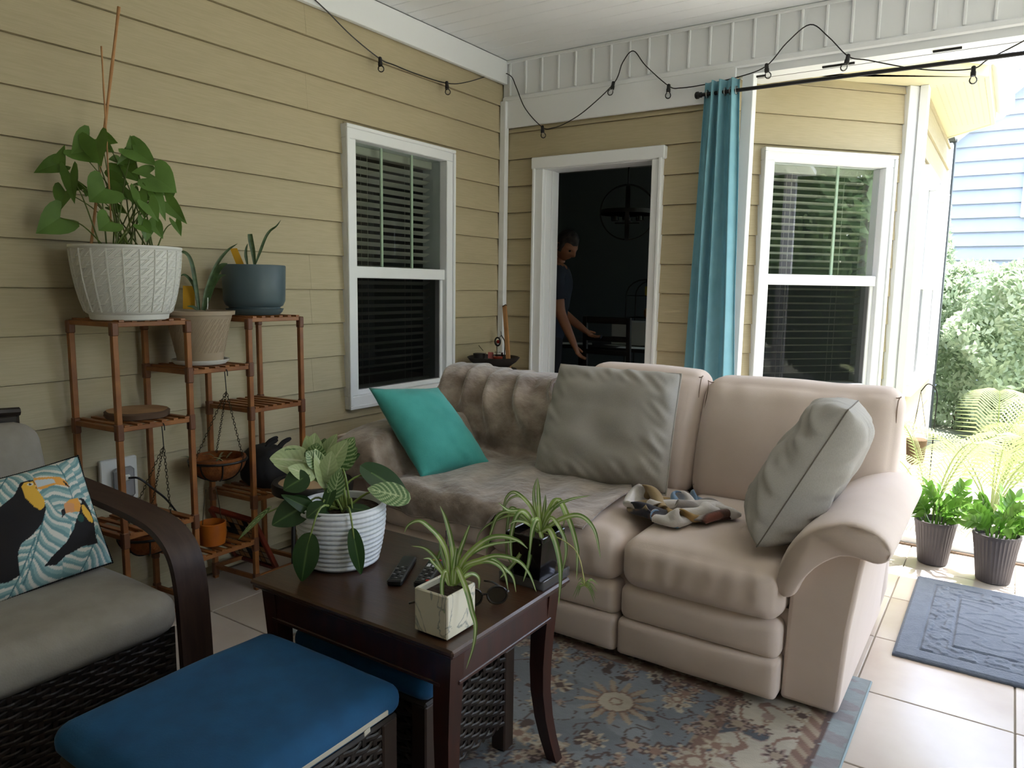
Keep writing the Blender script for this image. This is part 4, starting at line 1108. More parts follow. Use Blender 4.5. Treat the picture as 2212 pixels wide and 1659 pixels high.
for row in range(7):
    z0 = .032+row*.0325; z1 = z0+.0325
    for k in range(22):
        a0 = 2*math.pi*k/22
        for (sa, za, sb, zb, wd_) in ((0, z0, 0, z1, .0035), (0, z0+.004, .5, z1-.004, .002), (.5, z0+.004, 1, z1-.004, .002), (.12, z0+.004, .62, z1-.004, .0015), (.5, z0+.003, .95, z0+.006, .002), (.04, z1-.006, .5, z1-.003, .002)):
            pts = []
            for s_ in (0, .5, 1):
                a = a0+2*math.pi/22*lerp(sa, sb, s_); z = lerp(za, zb, s_); r = wprof(z)+.0005; pts.append(pc+Vector((r*math.cos(a), r*math.sin(a), z)))
            mb.tube(pts, wd_, 4, cap=False)
tag(mb.build('embossed_pattern', M_wpot, wp, smooth=True), kind='stuff')
for (x0, y0, x1, y1, dd, r) in ((195, 525, 257, 15, .03, .0055), (240, 460, 219, 100, -.02, .003)):
    a, b = V(x0, y0+20, pc, dd), V(x1, y1, pc, dd)
    pts = [a.lerp(b, i/12) for i in range(13)]
    MB().tube(pts, [r*(1.15 if i % 3 == 0 else .95) for i in range(13)], 8).build('bamboo_cane', M_bamboo, wp, smooth=True)
def arrowleaf(base, tip, w, nrm, bend=.12, fold=.2):
    base, tip = Vector(base), Vector(tip); t = tip-base; Ln = t.length; t.normalize(); nrm = Vector(nrm); nrm = (nrm-t*nrm.dot(t)).normalized(); s_ = t.cross(nrm); hw = w/2
    half = [(0, 0), (-.10, .22), (-.30, .50), (-.38, .72), (-.28, .95), (-.05, 1.0), (.18, .93), (.42, .74), (.66, .45), (.85, .20), (1, 0)]
    mid = [(0, 0), (0, .0), (0, 0), (0, 0), (.0, 0), (.0, 0), (.18, 0), (.42, 0), (.66, 0), (.85, 0), (1, 0)]
    mb = MB()
    def pt(x, f): return base+t*(x*Ln)+s_*(f*hw)+nrm*(fold*abs(f)*hw-bend*Ln*x*abs(x))
    for sg in (-1, 1):
        A = [pt(x, f*sg) for x, f in half]; B = [pt((x+m)/2, f*sg*.5) for (x, f), (m, _) in zip(half, mid)]; C = [pt(m, 0) for m, _ in mid]; n = len(A)
        fs = [(i, i+1, n+i+1, n+i) for i in range(n-1)]+[(n+i, n+i+1, 2*n+i+1, 2*n+i) for i in range(n-1)]
        mb.add(A+B+C, fs)
    return mb
LV = [(430, 1230, 110, 1440, 330, 0), (400, 520, 75, 610, 200, .05), (400, 540, 480, 260, 130, .05), (560, 640, 590, 1030, 170, .0), (500, 880, 420, 1115, 220, .03), (900, 200, 930, 530, 330, -.04), (820, 190, 570, 370, 250, .0), (1030, 170, 1185, 240, 130, .04), (1000, 280, 1140, 350, 140, .07), (1400, 330, 1720, 540, 260, -.03), (1380, 330, 1360, 140, 110, -.02), (1400, 380, 1190, 520, 180, .0), (1690, 690, 1980, 880, 400, -.08), (1620, 640, 1390, 600, 200, -.06), (1250, 520, 1470, 740, 260, .04), (1200, 480, 1080, 440, 160, .05), (1030, 840, 820, 1010, 380, -.10), (1110, 760, 1330, 770, 240, .02), (1120, 860, 1330, 980, 190, -.02), (1650, 800, 1340, 780, 220, .03), (1560, 860, 1700, 990, 300, .05), (1850, 880, 1930, 960, 200, .06), (1480, 900, 1550, 1240, 150, -.10), (1600, 1050, 1740, 1270, 190, -.12), (1690, 920, 1840, 1270, 150, -.08), (1840, 1020, 2110, 1310, 190, -.08), (1960, 1290, 2040, 1470, 110, -.04), (1680, 1320, 1800, 1500, 150, -.05), (1090, 1280, 945, 1390, 280, -.14), (1570, 1300, 1590, 1550, 190, -.06), (1130, 1090, 1330, 1170, 120, .03), (1370, 880, 1400, 1040, 150, .0), (640, 800, 780, 830, 110, .05), (800, 860, 770, 950, 90, .02), (1520, 1330, 1640, 1440, 180, -.08), (680, 330, 940, 500, 300, .02)]
rnd = random.Random(3)
for (bx, by, tx, ty, w, dd) in LV:
    dd = min(dd, .03)
    B = V(60+bx/6.144, 270+by/6.144, pc, dd); T = V(60+tx/6.144, 270+ty/6.144, pc, dd-.02)
    sc = (B-CC).length/FPX/6.144
    n_ = (CC-B).normalized()+Vector((rnd.gauss(0, .35), rnd.gauss(0, .35), .5+rnd.gauss(0, .3)))
    r0 = pc+Vector((rnd.uniform(-.07, .07), rnd.uniform(-.08, .08), .245))
    mid = r0.lerp(B, .55)+Vector((0, 0, .03))
    sm = MB().tube(catmull([r0, mid, B], 5), [.0032-.0016*i/10 for i in range(11)], 5).build('stem', M_stem, wp, smooth=True)
    lf = arrowleaf(B, T, w*sc*1.12, n_, rnd.uniform(.05, .2), rnd.uniform(.1, .3)); lf.v = [(max(x, .03), y, z) for x, y, z in lf.v]; lf.build('leaf', M_arrow, sm, smooth=True, ang=180)

# ================================================================ BEIGE AND BLUE POTS WITH SNAKE PLANTS
M_snake = mat('snake_leaf', '2f4423', .4, '46603a', 22, stretch=(1, 1, 2), trans=.06)
M_card = mat('yellow_sticky_card', 'd8a31c', .6, trans=.15)
def blade(pts, w, nrm, m, par, name='leaf', prof=None, fold=.25, cf=None, nseg=5):
    cp = catmull(pts, nseg); n = len(cp); mb = MB(); vs = []; cols = [] if cf else None; nrm = Vector(nrm)
    prof = prof or (lambda x: min(1, .5+2.2*x)*(1-x**2.5)**.8+.02)
    for i, p in enumerate(cp):
        tg = (cp[min(i+1, n-1)]-cp[max(i-1, 0)]).normalized(); s_ = tg.cross(nrm); s_ = s_.normalized() if s_.length > 1e-4 else Vector((1, 0, 0)); nn = s_.cross(tg); x = i/(n-1)
        for f in (-1, -.5, 0, .5, 1):
            vs.append(p+s_*(f*w/2*prof(x))+nn*(fold*abs(f)*w/2*prof(x)))
            if cf: cols.append(cf(x, f))
    mb.add(vs, [(i*5+j, i*5+j+1, i*5+6+j, i*5+5+j) for i in range(n-1) for j in range(4)])
    return mb.build(name, m, par, smooth=True, ang=180, cols=cols)
bc = Vector((.18, -2.482, 1.017))
bp = thing('snake_plant', bc, 'young snake plant in a beige embossed pot on a white saucer', 'potted plant')
M_beige = mat('beige_plastic', 'ad9c86', .55, 'a39179', 8)
MB().lathe([(.0, 0), (.10, .001), (.112, .012), (.115, .020), (.108, .020), (.098, .010), (0, .008)], bc, 40).build('saucer', M_wpot, bp, smooth=True)
MB().lathe([(.082, .010), (.090, .014), (.1, .07), (.118, .16), (.130, .205), (.142, .206), (.144, .222), (.134, .223), (.128, .19)], bc, 56).build('pot', M_beige, bp, smooth=True)
MB().lathe([(0, .195), (.13, .194)], bc, 28).build('soil', M_soil, bp)
mb = MB()
for row in range(5):
    for k in range(24):
        z0 = .05+row*.03; a0 = 2*math.pi*k/24
        for (sa, za, sb, zb) in ((0, 0, .5, .028), (.5, 0, 1, .028), (.3, .0, .8, .028)):
            pts = []
            for s_ in (0, 1):
                z = z0+lerp(za, zb, s_); a = a0+2*math.pi/24*lerp(sa, sb, s_); r = np.interp(z, [.014, .07, .16, .205], [.09, .1, .118, .130])+.0003; pts.append(bc+Vector((r*math.cos(a), r*math.sin(a), z)))
            mb.tube(pts, .0012, 4, cap=False)
tag(mb.build('embossed_pattern', M_beige, bp), kind='stuff')
def q4(x, y): return (x/2.949, 480+y/2.949)
def VV(lst, ref, dds): return [V(*q4(*p), ref, d) for p, d in zip(lst, dds)]
vn = (CC-bc).normalized()
blade(VV([(1270, 560), (1250, 430), (1220, 260), (1180, 195), (1130, 200), (1100, 250)], bc, [0]*6), .018, vn+Vector((0, .3, .2)), M_snake, bp)
blade(VV([(1265, 560), (1250, 440), (1215, 370), (1175, 335), (1145, 345)], bc, [.02]*5), .015, vn+Vector((0, -.3, .2)), M_snake, bp)
blade(VV([(1290, 560), (1320, 420), (1380, 270), (1450, 180), (1515, 135)], bc, [-.02]*5), .016, vn+Vector((.3, 0, .1)), M_snake, bp)
blade(VV([(1295, 560), (1330, 440), (1370, 330), (1410, 280), (1450, 262)], bc, [0.01]*5), .034, vn+Vector((0, 0, .2)), M_snake, bp)
blade(VV([(1300, 555), (1340, 430), (1390, 350), (1440, 335)], bc, [.03]*4), .024, vn+Vector((0, .4, .2)), M_snake, bp)
blade(VV([(1260, 560), (1230, 540), (1190, 535)], bc, [-.03]*3), .014, vn+Vector((0, 0, .6)), M_snake, bp)
MB().tube(VV([(1322, 555), (1324, 480)], bc, [-.03]*2), .0022, 6).build('label_stick', M_wpot, bp)
a = VV([(1165, 552), (1243, 555), (1240, 408), (1165, 404)], bc, [.04]*4)
tag(MB().add(a, [(0, 1, 2, 3)]).build('sticky_card', M_card, bp, solid=.0012), 'yellow insect trap card')
gc = Vector((.18, -2.203, 1.217))
gp = thing('snake_plant', gc, 'snake plant sprout in a matte slate blue cylinder pot', 'potted plant')
M_slate = mat('slate_blue_glaze', '4f6168', .45, '4a5b62', 6)
MB().lathe([(0, 0), (.105, .0), (.118, .012), (.124, .026), (.119, .027), (.1, .018), (0, .016)], gc, 48).build('saucer', M_slate, gp, smooth=True)
MB().lathe([(.100, .018), (.108, .022), (.110, .034), (.122, .040), (.132, .062), (.137, .215), (.134, .219), (.128, .215), (.126, .18)], gc, 64).build('pot', M_slate, gp, smooth=True)
MB().lathe([(0, .185), (.126, .184)], gc, 28).build('soil', M_soil, gp)
vn = (CC-gc).normalized()
blade(VV([(1625, 270), (1655, 190), (1690, 100), (1720, 55), (1760, 25), (1790, -15)], gc, [0, 0, -.01, -.01, -.02, -.02]), .013, vn+Vector((.2, .3, .2)), M_snake, gp)
blade(VV([(1622, 270), (1612, 190), (1598, 120), (1592, 75)], gc, [0]*4), .024, vn+Vector((0, 0, .1)), M_snake, gp, prof=lambda x: .5+.5*math.sin(x*2.4)*.9)
blade(VV([(1575, 270), (1565, 210), (1568, 170), (1578, 135)], gc, [.01]*4), .014, vn+Vector((0, .2, .2)), M_snake, gp)
a = VV([(1505, 270), (1555, 268), (1510, 165), (1465, 168)], gc, [.03]*4)
tag(MB().add(a, [(0, 1, 2, 3)]).build('sticky_card', M_card, gp, solid=.0012), 'yellow insect trap card')
# wood slice
ws = Vector((.175, -2.762, .828))
M_slice = mat('wood_slice_face', 'b08a62', .7, '9a744e', 12)
wsl = thing('wood_slice', ws, 'round cut log slice with bark edge on the middle shelf', 'wood slice')
def ragged(r, z, a): return r*(1+.05*nz(math.cos(a)*1.7, math.sin(a)*1.7, 2)+.02*math.sin(a*7))
MB().lathe([(.108, .001), (.116, .004), (.118, .022), (.110, .028)], ws, 48, ragged).build('bark', M_bark, wsl, smooth=True)
MB().lathe([(0, .0285), (.110, .0285), (.110, .0283)], ws, 48, ragged).build('cut_face', M_slice, wsl)
# hanging coco baskets
M_coco = mat('coco_liner', '8a4f1e', .95, '6b3a16', 20, bump=.7, bscale=60)
M_chain = mat('aged_chain', '3d3524', .5, metal=.7)
def chain(mb, a, b, nlink=None):
    a, b = Vector(a), Vector(b); d = b-a; Ln = d.length; d.normalize(); n = nlink or int(Ln/.0135); u = d.orthogonal().normalized(); w = d.cross(u)
    for i in range(n):
        c = a+d*(Ln*(i+.5)/n); s_ = u if i % 2 else w; hl = Ln/n*.68
        mb.tube([c+d*(hl*math.cos(k*math.pi/5))+s_*(.0042*math.sin(k*math.pi/5)) for k in range(10)], .0011, 4, closed=True)
def basket(c, r, hook, label, dry):
    t = thing('hanging_basket', c, label, 'hanging basket', 'coco-lined hanging baskets'); c = Vector(c)
    pr = [(.004, -r*.78)]+[(r*math.sin(k*math.pi/20), -r*.78*math.cos(k*math.pi/20)) for k in range(1, 11)]+[(r*1.0, .014), (r*.93, .016), (r*.9, -.02)]
    def rg(rr, z, a): return rr*(1+.015*nz(math.cos(a)*3, math.sin(a)*3, z*20))
    MB().lathe(pr, c, 40, rg).build('coco_liner', M_coco, t, smooth=True)
    MB().lathe([(0, -.022), (r*.91, -.021)], c, 24).build('soil', M_soil, t)
    MB().tube([c+Vector(((r+.003)*math.cos(k*math.pi/20), (r+.003)*math.sin(k*math.pi/20), 0)) for k in range(40)], .0055, 6, closed=True).build('wire_rim', M_black, t, smooth=True)
    for k in range(8):
        a = k*math.pi/4+.35; MB().tube([c+Vector(((r+.003)*math.sin(s_)*math.cos(a), (r+.003)*math.sin(s_)*math.sin(a), -(r*.78+.003)*math.cos(s_))) for s_ in np.linspace(.1, math.pi/2, 9)], .003, 5).build('wire_rib', M_black, t, smooth=True)
    hook = Vector(hook); top = hook+Vector((0, 0, -.075))
    MB().tube(catmull([hook+Vector((.012, 0, -.012)), hook+Vector((.010, 0, .010)), hook+Vector((-.006, 0, .012)), hook+Vector((-.004, 0, -.02)), top], 5), .0022, 6).build('hook', M_black, t, smooth=True)
    for k in range(3):
        a = k*2*math.pi/3+.5; mb = MB(); chain(mb, top, c+Vector((r*math.cos(a), r*math.sin(a), .0))); mb.build('chain', M_chain, t)
    rnd = random.Random(dry)
    for k in range(7):
        a = rnd.uniform(0, 6.28); q = c+Vector((rnd.uniform(-.6, .6)*r, rnd.uniform(-.6, .6)*r, -.012)); e = q+Vector((math.cos(a)*.06, math.sin(a)*.06, rnd.uniform(.0, .035)))
        blade([q, q.lerp(e, .5)+Vector((0, 0, .012)), e], .012, (0, 0, 1), M_snake if k % 2 else MATS['dry_leaf'], t, 'dry_leaf')
    return t
mat('dry_leaf', '8a8560', .7)
basket((.17, -2.412, .588), .117, (.317, -2.46, .985), 'coco-lined wire basket hanging from the middle tier on chains', 3)
basket((.17, -2.745, .345), .108, (.317, -2.745, .80), 'coco-lined wire basket hanging below the wood slice shelf', 5)
# small orange hanging pot on the low shelf
oc = Vector((.25, -2.505, .243))
op = thing('orange_pot', oc, 'small glazed orange pot with wire handle on the low shelf', 'pot')
M_orange = mat('orange_glaze', 'b8651c', .35, 'a4561a', 8, coat=.2)
MB().lathe([(.036, 0), (.05, .008), (.057, .05), (.056, .10), (.052, .102), (.05, .06)], oc, 36).build('body', M_orange, op, smooth=True)
MB().lathe([(0, .07), (.052, .069)], oc, 24).build('soil', M_soil, op)
for dy in (-.045, .045): MB().tube(catmull([oc+Vector((0, dy, .1)), oc+Vector((.0, dy*.75, .19)), oc+Vector((0, dy*.5, .25))], 5), .0018, 5).build('wire_handle', M_chain, op)
# black bag with gloves
gb = Vector((.18, -2.165, .43))
def bagfn(v, t): v.y += .02*nz(v.x*9, v.z*9); v.x += .02*nz(v.y*9, v.z*9, 3); v.z += .02*nz(v.x*11, v.y*11, 5)*(t[2] > 0); return v
bag = thing('garden_bag', gb, 'black cloth bag with garden gloves on the end shelf', 'bag')
M_bag = mat('black_cloth', '17171a', .85, '202025', 9)
mb = MB(); soft(mb, .08, .28, -2.255, -2.095, .424, .60, .05, (.01, .01, .01), (12, 12, 12), bagfn); mb.build('body', M_bag, bag, smooth=True, ang=80)
for k, (dx, dy) in enumerate(((-.03, .02), (.02, -.02), (.04, .04))):
    p = gb+Vector((dx, dy, .165)); MB().tube(catmull([p, p+Vector((.01, .02, .025)), p+Vector((.02, .055, .04))], 4), [.013, .013, .0125, .012, .012, .011, .011, .010, .006], 8).build('glove_finger', M_bag, bag, smooth=True)
# framed mosaic leaning inside the stand
A, B, Cc = W(455, 1098, 0, .06), W(548, 1125, 0, .262), W(597, 1226, 2, .02)
ex = (B-A); dn = (Cc-B); D = A+dn
nf = ex.cross(dn).normalized(); M_red = mat('red_wood_frame', '7a2f1c', .5, '5f2416', 6)
fr = thing('mosaic_frame', (A+B+Cc+D)/4*1.0, 'red wooden frame with dark mosaic tile leaning in the stand', 'picture frame')
for (p, q) in ((A, B), (B, Cc), (Cc, D), (D, A)): MB().bar(p, q, .02, .022, up=nf, b=.003).build('frame_bar', M_red, fr)
mb = MB(); rnd = random.Random(5)
MB().add([A, B, Cc, D], [(0, 1, 2, 3)]).build('panel', mat('dark_backing', '2a201c', .7), fr)
for i in range(7):
    for j in range(7):
        u0, v0 = .06+i*.126, .06+j*.126; o_ = nf*-.003
        P_ = [A+ex*u+dn*v+o_ for u, v in ((u0+.006, v0+.006), (u0+.118, v0+.008), (u0+.116, v0+.118), (u0+.008, v0+.116))]
        MB().add(P_, [(0, 1, 2, 3)]).build('mosaic_tile', (M_slice, M_bag, M_beige)[rnd.randrange(3)], fr)
# clear plastic bin behind the round table
bn = thing('storage_bin', (.22, -1.86, 0), 'clear plastic storage bin on the floor behind the round table', 'bin')
MB().lathe([(.115, .0), (.125, .01), (.14, .17), (.15, .175), (.15, .19), (.142, .19)], (.22, -1.80, 0), 32).build('tub', glassmat('cloudy_plastic', (.75, .75, .75), 1.4, .15, .25, (.5, .5, .5)), bn, smooth=True)
# round side table
rt = Vector((.53, -2.195, 0)); RT = .175
rtb = thing('round_table', rt, 'small round side table with tan top and black rim beside the sofa arm', 'table')
MB().lathe([(0, .495), (RT-.03, .495), (RT-.03, .499), (0, .4995)], rt, 48).build('top', mat('tan_top', 'b79b78', .5, 'a98c69', 7), rtb)
MB().lathe([(RT-.032, .493), (RT-.028, .506), (RT-.006, .506), (RT, .495), (RT-.004, .462), (RT-.02, .458), (RT-.032, .475)], rt, 56).build('rim', M_black, rtb, smooth=True)
for k in range(3):
    a = k*2.094+.7; p = rt+Vector((.125*math.cos(a), .125*math.sin(a), .47)); q = rt+Vector((.145*math.cos(a), .145*math.sin(a), .004))
    MB().tube([p, q], .009, 8).build('leg', M_black, rtb, smooth=True); MB().cbox(p.x-.014, p.x+.014, p.y-.014, p.y+.014, .43, .462, .005).build('bracket', M_black, rtb)
# outlet box
ob = thing('outlet_box', (.02, -2.765, .46), 'white weatherproof outlet box with a plugged cord on the siding', 'outlet')
MB().cbox(.0, .022, -2.842, -2.690, .455, .637, .004).build('cover_plate', M_wpot, ob)
MB().cbox(.02, .055, -2.800, -2.715, .470, .600, .012).build('bubble_cover', glassmat('cover_plastic', (.8, .8, .82), 1.4, .2, .35, (.5, .5, .52)), ob)
MB().cbox(.022, .03, -2.79, -2.73, .49, .59, .003).build('socket', M_wpot, ob)
MB().cbox(.03, .06, -2.765, -2.74, .545, .572, .005).build('plug', M_wpot, ob)
MB().tube(catmull([(.06, -2.75, .558), (.085, -2.72, .553), (.10, -2.67, .50), (.10, -2.60, .42), (.07, -2.5, .25), (.06, -2.45, .02)], 6), .0045, 6).build('cord', M_black, ob, smooth=True)
# ================================================================ ON THE TABLE
TT = TZ+.0005
# ---- philodendron in white ribbed pot
fc = Vector((1.428, -2.868, TT))
ph = thing('philodendron', fc, 'variegated philodendron in a white ribbed ceramic pot on the wooden table', 'potted plant')
M_ceram = mat('white_ceramic', 'd9dde3', .3, spec=.5, coat=.2)
prof = [(.0, 0), (.094, 0)]
for k in range(12):
    z = .006+k*.01387; r = .100+.024*math.sin(min(1, (k+1)/11)*math.pi/2)
    prof += [(r, z), (r+.005, z+.003), (r+.0062, z+.0065), (r+.005, z+.010), (r, z+.0128)]
zt = .006+12*.01387
prof += [(.122, zt), (.124, zt+.004), (.119, zt+.007), (.113, zt+.003), (.110, zt-.05)]
def beads(r, z, a): return r-.0010*(math.cos(a*56) > .55)*(z < zt and r > .09)
MB().lathe(prof, fc, 224, beads).build('pot', M_ceram, ph, smooth=True, ang=60)
MB().lathe([(0, zt-.012), (.113, zt-.014)], fc, 32).build('soil', M_soil, ph)
PG = [np.array(lin(c)) for c in ('2a4a24', '5f7d48', 'b3c48f', 'd3dab4', '4a6c36')]
def philcol(kind, seed):
    def f(x, s_):
        v = math.sin((x*1.1-abs(s_)*.42)*36+seed); mid = abs(s_) < .12
        if kind == 0: return tuple(PG[0] if not mid else PG[1])
        if kind == 1: return tuple(PG[2]*(.85 if v > .3 else 1.0) if not mid else PG[3])
        k_ = sstep(.2, .95, v); return tuple(PG[4]*(1-k_)+PG[2]*k_) if not mid else tuple(PG[2])
    return f
M_phil = mat('philodendron_leaf', 'ffffff', .35, attr='print', trans=.15)
M_pstem = mat('philodendron_stem', '7d8f4a', .45)
def c2(x, y): return (500+x/2.6024, 880+y/2.6024)
crown = fc+Vector((0.0, .0, zt-.02))
PL = [ # base, tip (crop px), width px, kind, depth
 (400, 300, 215, 285, 130, 1, -.03), (440, 370, 240, 315, 75, 1, -.05), (435, 380, 318, 335, 75, 1, -.07), (450, 290, 470, 145, 95, 1, .0), (520, 280, 590, 150, 70, 1, .03), (470, 290, 480, 200, 90, 2, -.02), (590, 300, 690, 170, 100, 2, .0), (600, 330, 722, 260, 90, 0, .04), (540, 300, 610, 200, 80, 2, .04),
 (480, 310, 420, 250, 80, 2, -.05), (580, 480, 610, 345, 70, 2, -.06), (400, 400, 290, 460, 130, 0, -.09), (400, 560, 225, 660, 150, 0, -.05), (500, 600, 280, 490, 70, 0, -.06), (500, 560, 420, 620, 90, 0, -.09),
 (790, 370, 1000, 500, 125, 0, .02), (950, 500, 765, 455, 105, 2, -.04), (430, 770, 390, 985, 125, 0, -.13), (690, 740, 730, 945, 75, 0, -.14), (680, 570, 800, 580, 60, 0, -.05), (560, 470, 520, 590, 60, 0, -.06), (180, 600, 30, 740, 26, 2, -.02), (470, 340, 425, 160, 105, 1, .02), (505, 310, 525, 175, 85, 2, .05), (560, 320, 645, 185, 90, 1, -.02), (450, 340, 300, 235, 90, 2, -.01), (610, 320, 705, 225, 85, 2, .02), (520, 400, 480, 235, 85, 1, -.04), (540, 380, 560, 250, 80, 1, -.05)]
rnd = random.Random(8)
for i, (bx, by, tx, ty, w, kd, dd) in enumerate(PL):
    B = V(*c2(bx, by), fc, dd); T = V(*c2(tx, ty), fc, dd-.015); sc = (B-CC).length/FPX/2.6024
    r0 = crown+Vector((rnd.uniform(-.03, .03), rnd.uniform(-.03, .03), 0)); mid = r0.lerp(B, .5)+Vector((0, 0, .035 if B.z > crown.z else .06))
    if B.z < crown.z-.01: mid = r0.lerp(B, .6); mid.z = max(mid.z, crown.z+.045); out_ = (CC-fc); out_.z = 0; mid += out_.normalized()*.035
    sm = MB().tube(catmull([r0, mid, B], 5), [.0042-.002*k/10 for k in range(11)], 6).build('stem', M_pstem, ph, smooth=True)
    n_ = (CC-B).normalized()+Vector((rnd.gauss(0, .25), rnd.gauss(0, .25), .55 if kd != 0 else .3))
    mb = MB(); cols = []; leaf(mb, B, T, w*sc*(1.12 if kd == 0 else 1.3), n_, 'heart', rnd.uniform(.03, .12), rnd.uniform(.05, .2), 40, 8, philcol(kd, i), cols)
    mb.build('leaf', M_phil, sm, smooth=True, ang=180, cols=cols)
# ---- marble cube pot with spider plant
CX0, CX1, CY0_, CY1_ = 1.898, 1.998, -3.082, -2.975
cc = Vector(((CX0+CX1)/2, (CY0_+CY1_)/2, TT))
sp1 = thing('spider_plant', cc, 'variegated spider plant in a cream marbled cube pot', 'potted plant')
M_marble = mat('cream_marble', 'd9d4c0', .3, coat=.2)
nt = M_marble.node_tree; N = nt.nodes; tc = N.new('ShaderNodeTexCoord'); n1_ = N.new('ShaderNodeTexNoise'); n1_.inputs['Scale'].default_value = 9; n1_.inputs['Detail'].default_value = 5; n1_.inputs['Distortion'].default_value = 1.2
ma = N.new('ShaderNodeMath'); ma.operation = 'SUBTRACT'; ma.inputs[1].default_value = .5; mb_ = N.new('ShaderNodeMath'); mb_.operation = 'ABSOLUTE'
rp = N.new('ShaderNodeValToRGB'); rp.color_ramp.elements[0].color = (*lin('8f948b'), 1); rp.color_ramp.elements[1].color = (*lin('d9d4c0'), 1); rp.color_ramp.elements[0].position = 0; rp.color_ramp.elements[1].position = .022
nt.links.new(tc.outputs['Object'], n1_.inputs['Vector']); nt.links.new(n1_.outputs['Fac'], ma.inputs[0]); nt.links.new(ma.outputs[0], mb_.inputs[0]); nt.links.new(mb_.outputs[0], rp.inputs[0]); nt.links.new(rp.outputs[0], N['Principled BSDF'].inputs['Base Color'])
CH = .108; wl = .008
mb = MB(); mb.cbox(CX0, CX1, CY0_, CY1_, TT+.003, TT+CH*.75, .006)
pot_outer = MB()
for (a, b, c, d) in ((CX0, CX0+wl, CY0_, CY1_), (CX1-wl, CX1, CY0_, CY1_), (CX0+wl*.5, CX1-wl*.5, CY0_, CY0_+wl), (CX0+wl*.5, CX1-wl*.5, CY1_-wl, CY1_)): pot_outer.cbox(a, b, c, d, TT+.003, TT+CH, .003)
pot_outer.box(CX0+.004, CX1-.004, CY0_+.004, CY1_-.004, TT+.003, TT+.02)
pot_outer.build('pot', M_marble, sp1)
for xx in (CX0+.012, CX1-.012):
    for yy in (CY0_+.012, CY1_-.012): MB().lathe([(.004, 0), (.006, .004)], (xx, yy, TT), 8).build('foot', M_marble, sp1)
MB().box(CX0+wl, CX1-wl, CY0_+wl, CY1_-wl, TT+.02, TT+CH-.016).build('soil', M_soil, sp1)
SG = [np.array(lin(c)) for c in ('66863a', '8fa852', 'd6ddb4')]
def spcol(x, f): return tuple(SG[2] if abs(f) < .3 else SG[1] if x < .4 else SG[0])
def spcol_r(x, f): return tuple(SG[0]*1.05 if abs(f) < .3 else SG[2]*.9)
M_spid = mat('spider_leaf', 'ffffff', .4, attr='print', trans=.2)
def c3(x, y): return (800+x/6.9125, 1120+y/6.9125)
def c4(x, y): return (800+x/2.949, 1150+y/2.949)
def spider(par, conv, ref, curves, zmin_base):
    for (pts, w, dds) in curves:
        m = len(pts); P_ = [V(*conv(*p), ref, lerp(dds[0], dds[1], k/(m-1))) for k, p in enumerate(pts)]
        sc = (P_[0]-CC).length; vn_ = (CC-P_[0]).normalized()
        blade(P_, w*1.25, vn_+Vector((0, 0, .4)), M_spid, par, 'leaf', prof=lambda x: (.65+.35*math.sin(min(1, x*2.2)*math.pi/2))*(1-x**2.2)**.75+.04, fold=.35, cf=spcol, nseg=6)
spider(sp1, c3, cc, [
 ([(1215, 1010), (1240, 600), (1200, 300), (1120, 0), (1040, -190)], .011, (0, .03)),
 ([(1200, 1000), (1150, 560), (1060, 330), (900, 150), (740, 40), (580, 90), (505, 215)], .010, (0, -.02)),
 ([(1190, 1000), (1130, 700), (1060, 450), (1020, 230)], .010, (0, .03)),
 ([(1190, 980), (1080, 790), (980, 600), (820, 450), (610, 410)], .008, (0, .02)),
 ([(1170, 990), (1060, 800), (930, 650), (880, 600), (790, 600)], .007, (-.01, -.03)),
 ([(1240, 1000), (1300, 620), (1400, 320), (1495, 70)], .010, (0, .02)),
 ([(1225, 990), (1250, 700), (1290, 410)], .010, (0, -.01)),
 ([(1260, 990), (1400, 620), (1700, 340), (1950, 270), (2200, 330), (2350, 450)], .012, (0, -.03)),
 ([(1260, 990), (1360, 660), (1600, 470), (1850, 380), (2200, 340)], .010, (0, .03)),
 ([(1255, 990), (1400, 720), (1650, 620), (1900, 560), (2200, 630), (2370, 820), (2480, 1100)], .010, (0, -.04)),
 ([(1270, 990), (1420, 740), (1700, 640), (1900, 690), (2010, 830), (2060, 1080)], .010, (0, .0)),
 ([(1270, 990), (1500, 700), (1780, 600), (2000, 740), (2130, 880), (2175, 1100)], .009, (0, .03)),
 ([(1180, 990), (1130, 790), (1080, 900), (1070, 1080), (1090, 1290), (1105, 1420)], .009, (-.02, -.07)),
 ([(1260, 980), (1290, 740), (1380, 920), (1460, 1150), (1520, 1400), (1570, 1600), (1540, 1900), (1430, 2250)], .011, (-.01, -.12)),
 ([(1255, 985), (1400, 880), (1530, 830), (1620, 900), (1620, 1060)], .009, (0, .05)),
 ([(1210, 985), (1100, 560), (1050, 500), (1000, 640), (950, 780)], .008, (.02, .05)),
], 0)
MB().tube([V(*c3(1155, 800), cc, .01), V(*c3(1132, 180), cc, .01)], .0013, 5).build('stake', M_black, sp1)
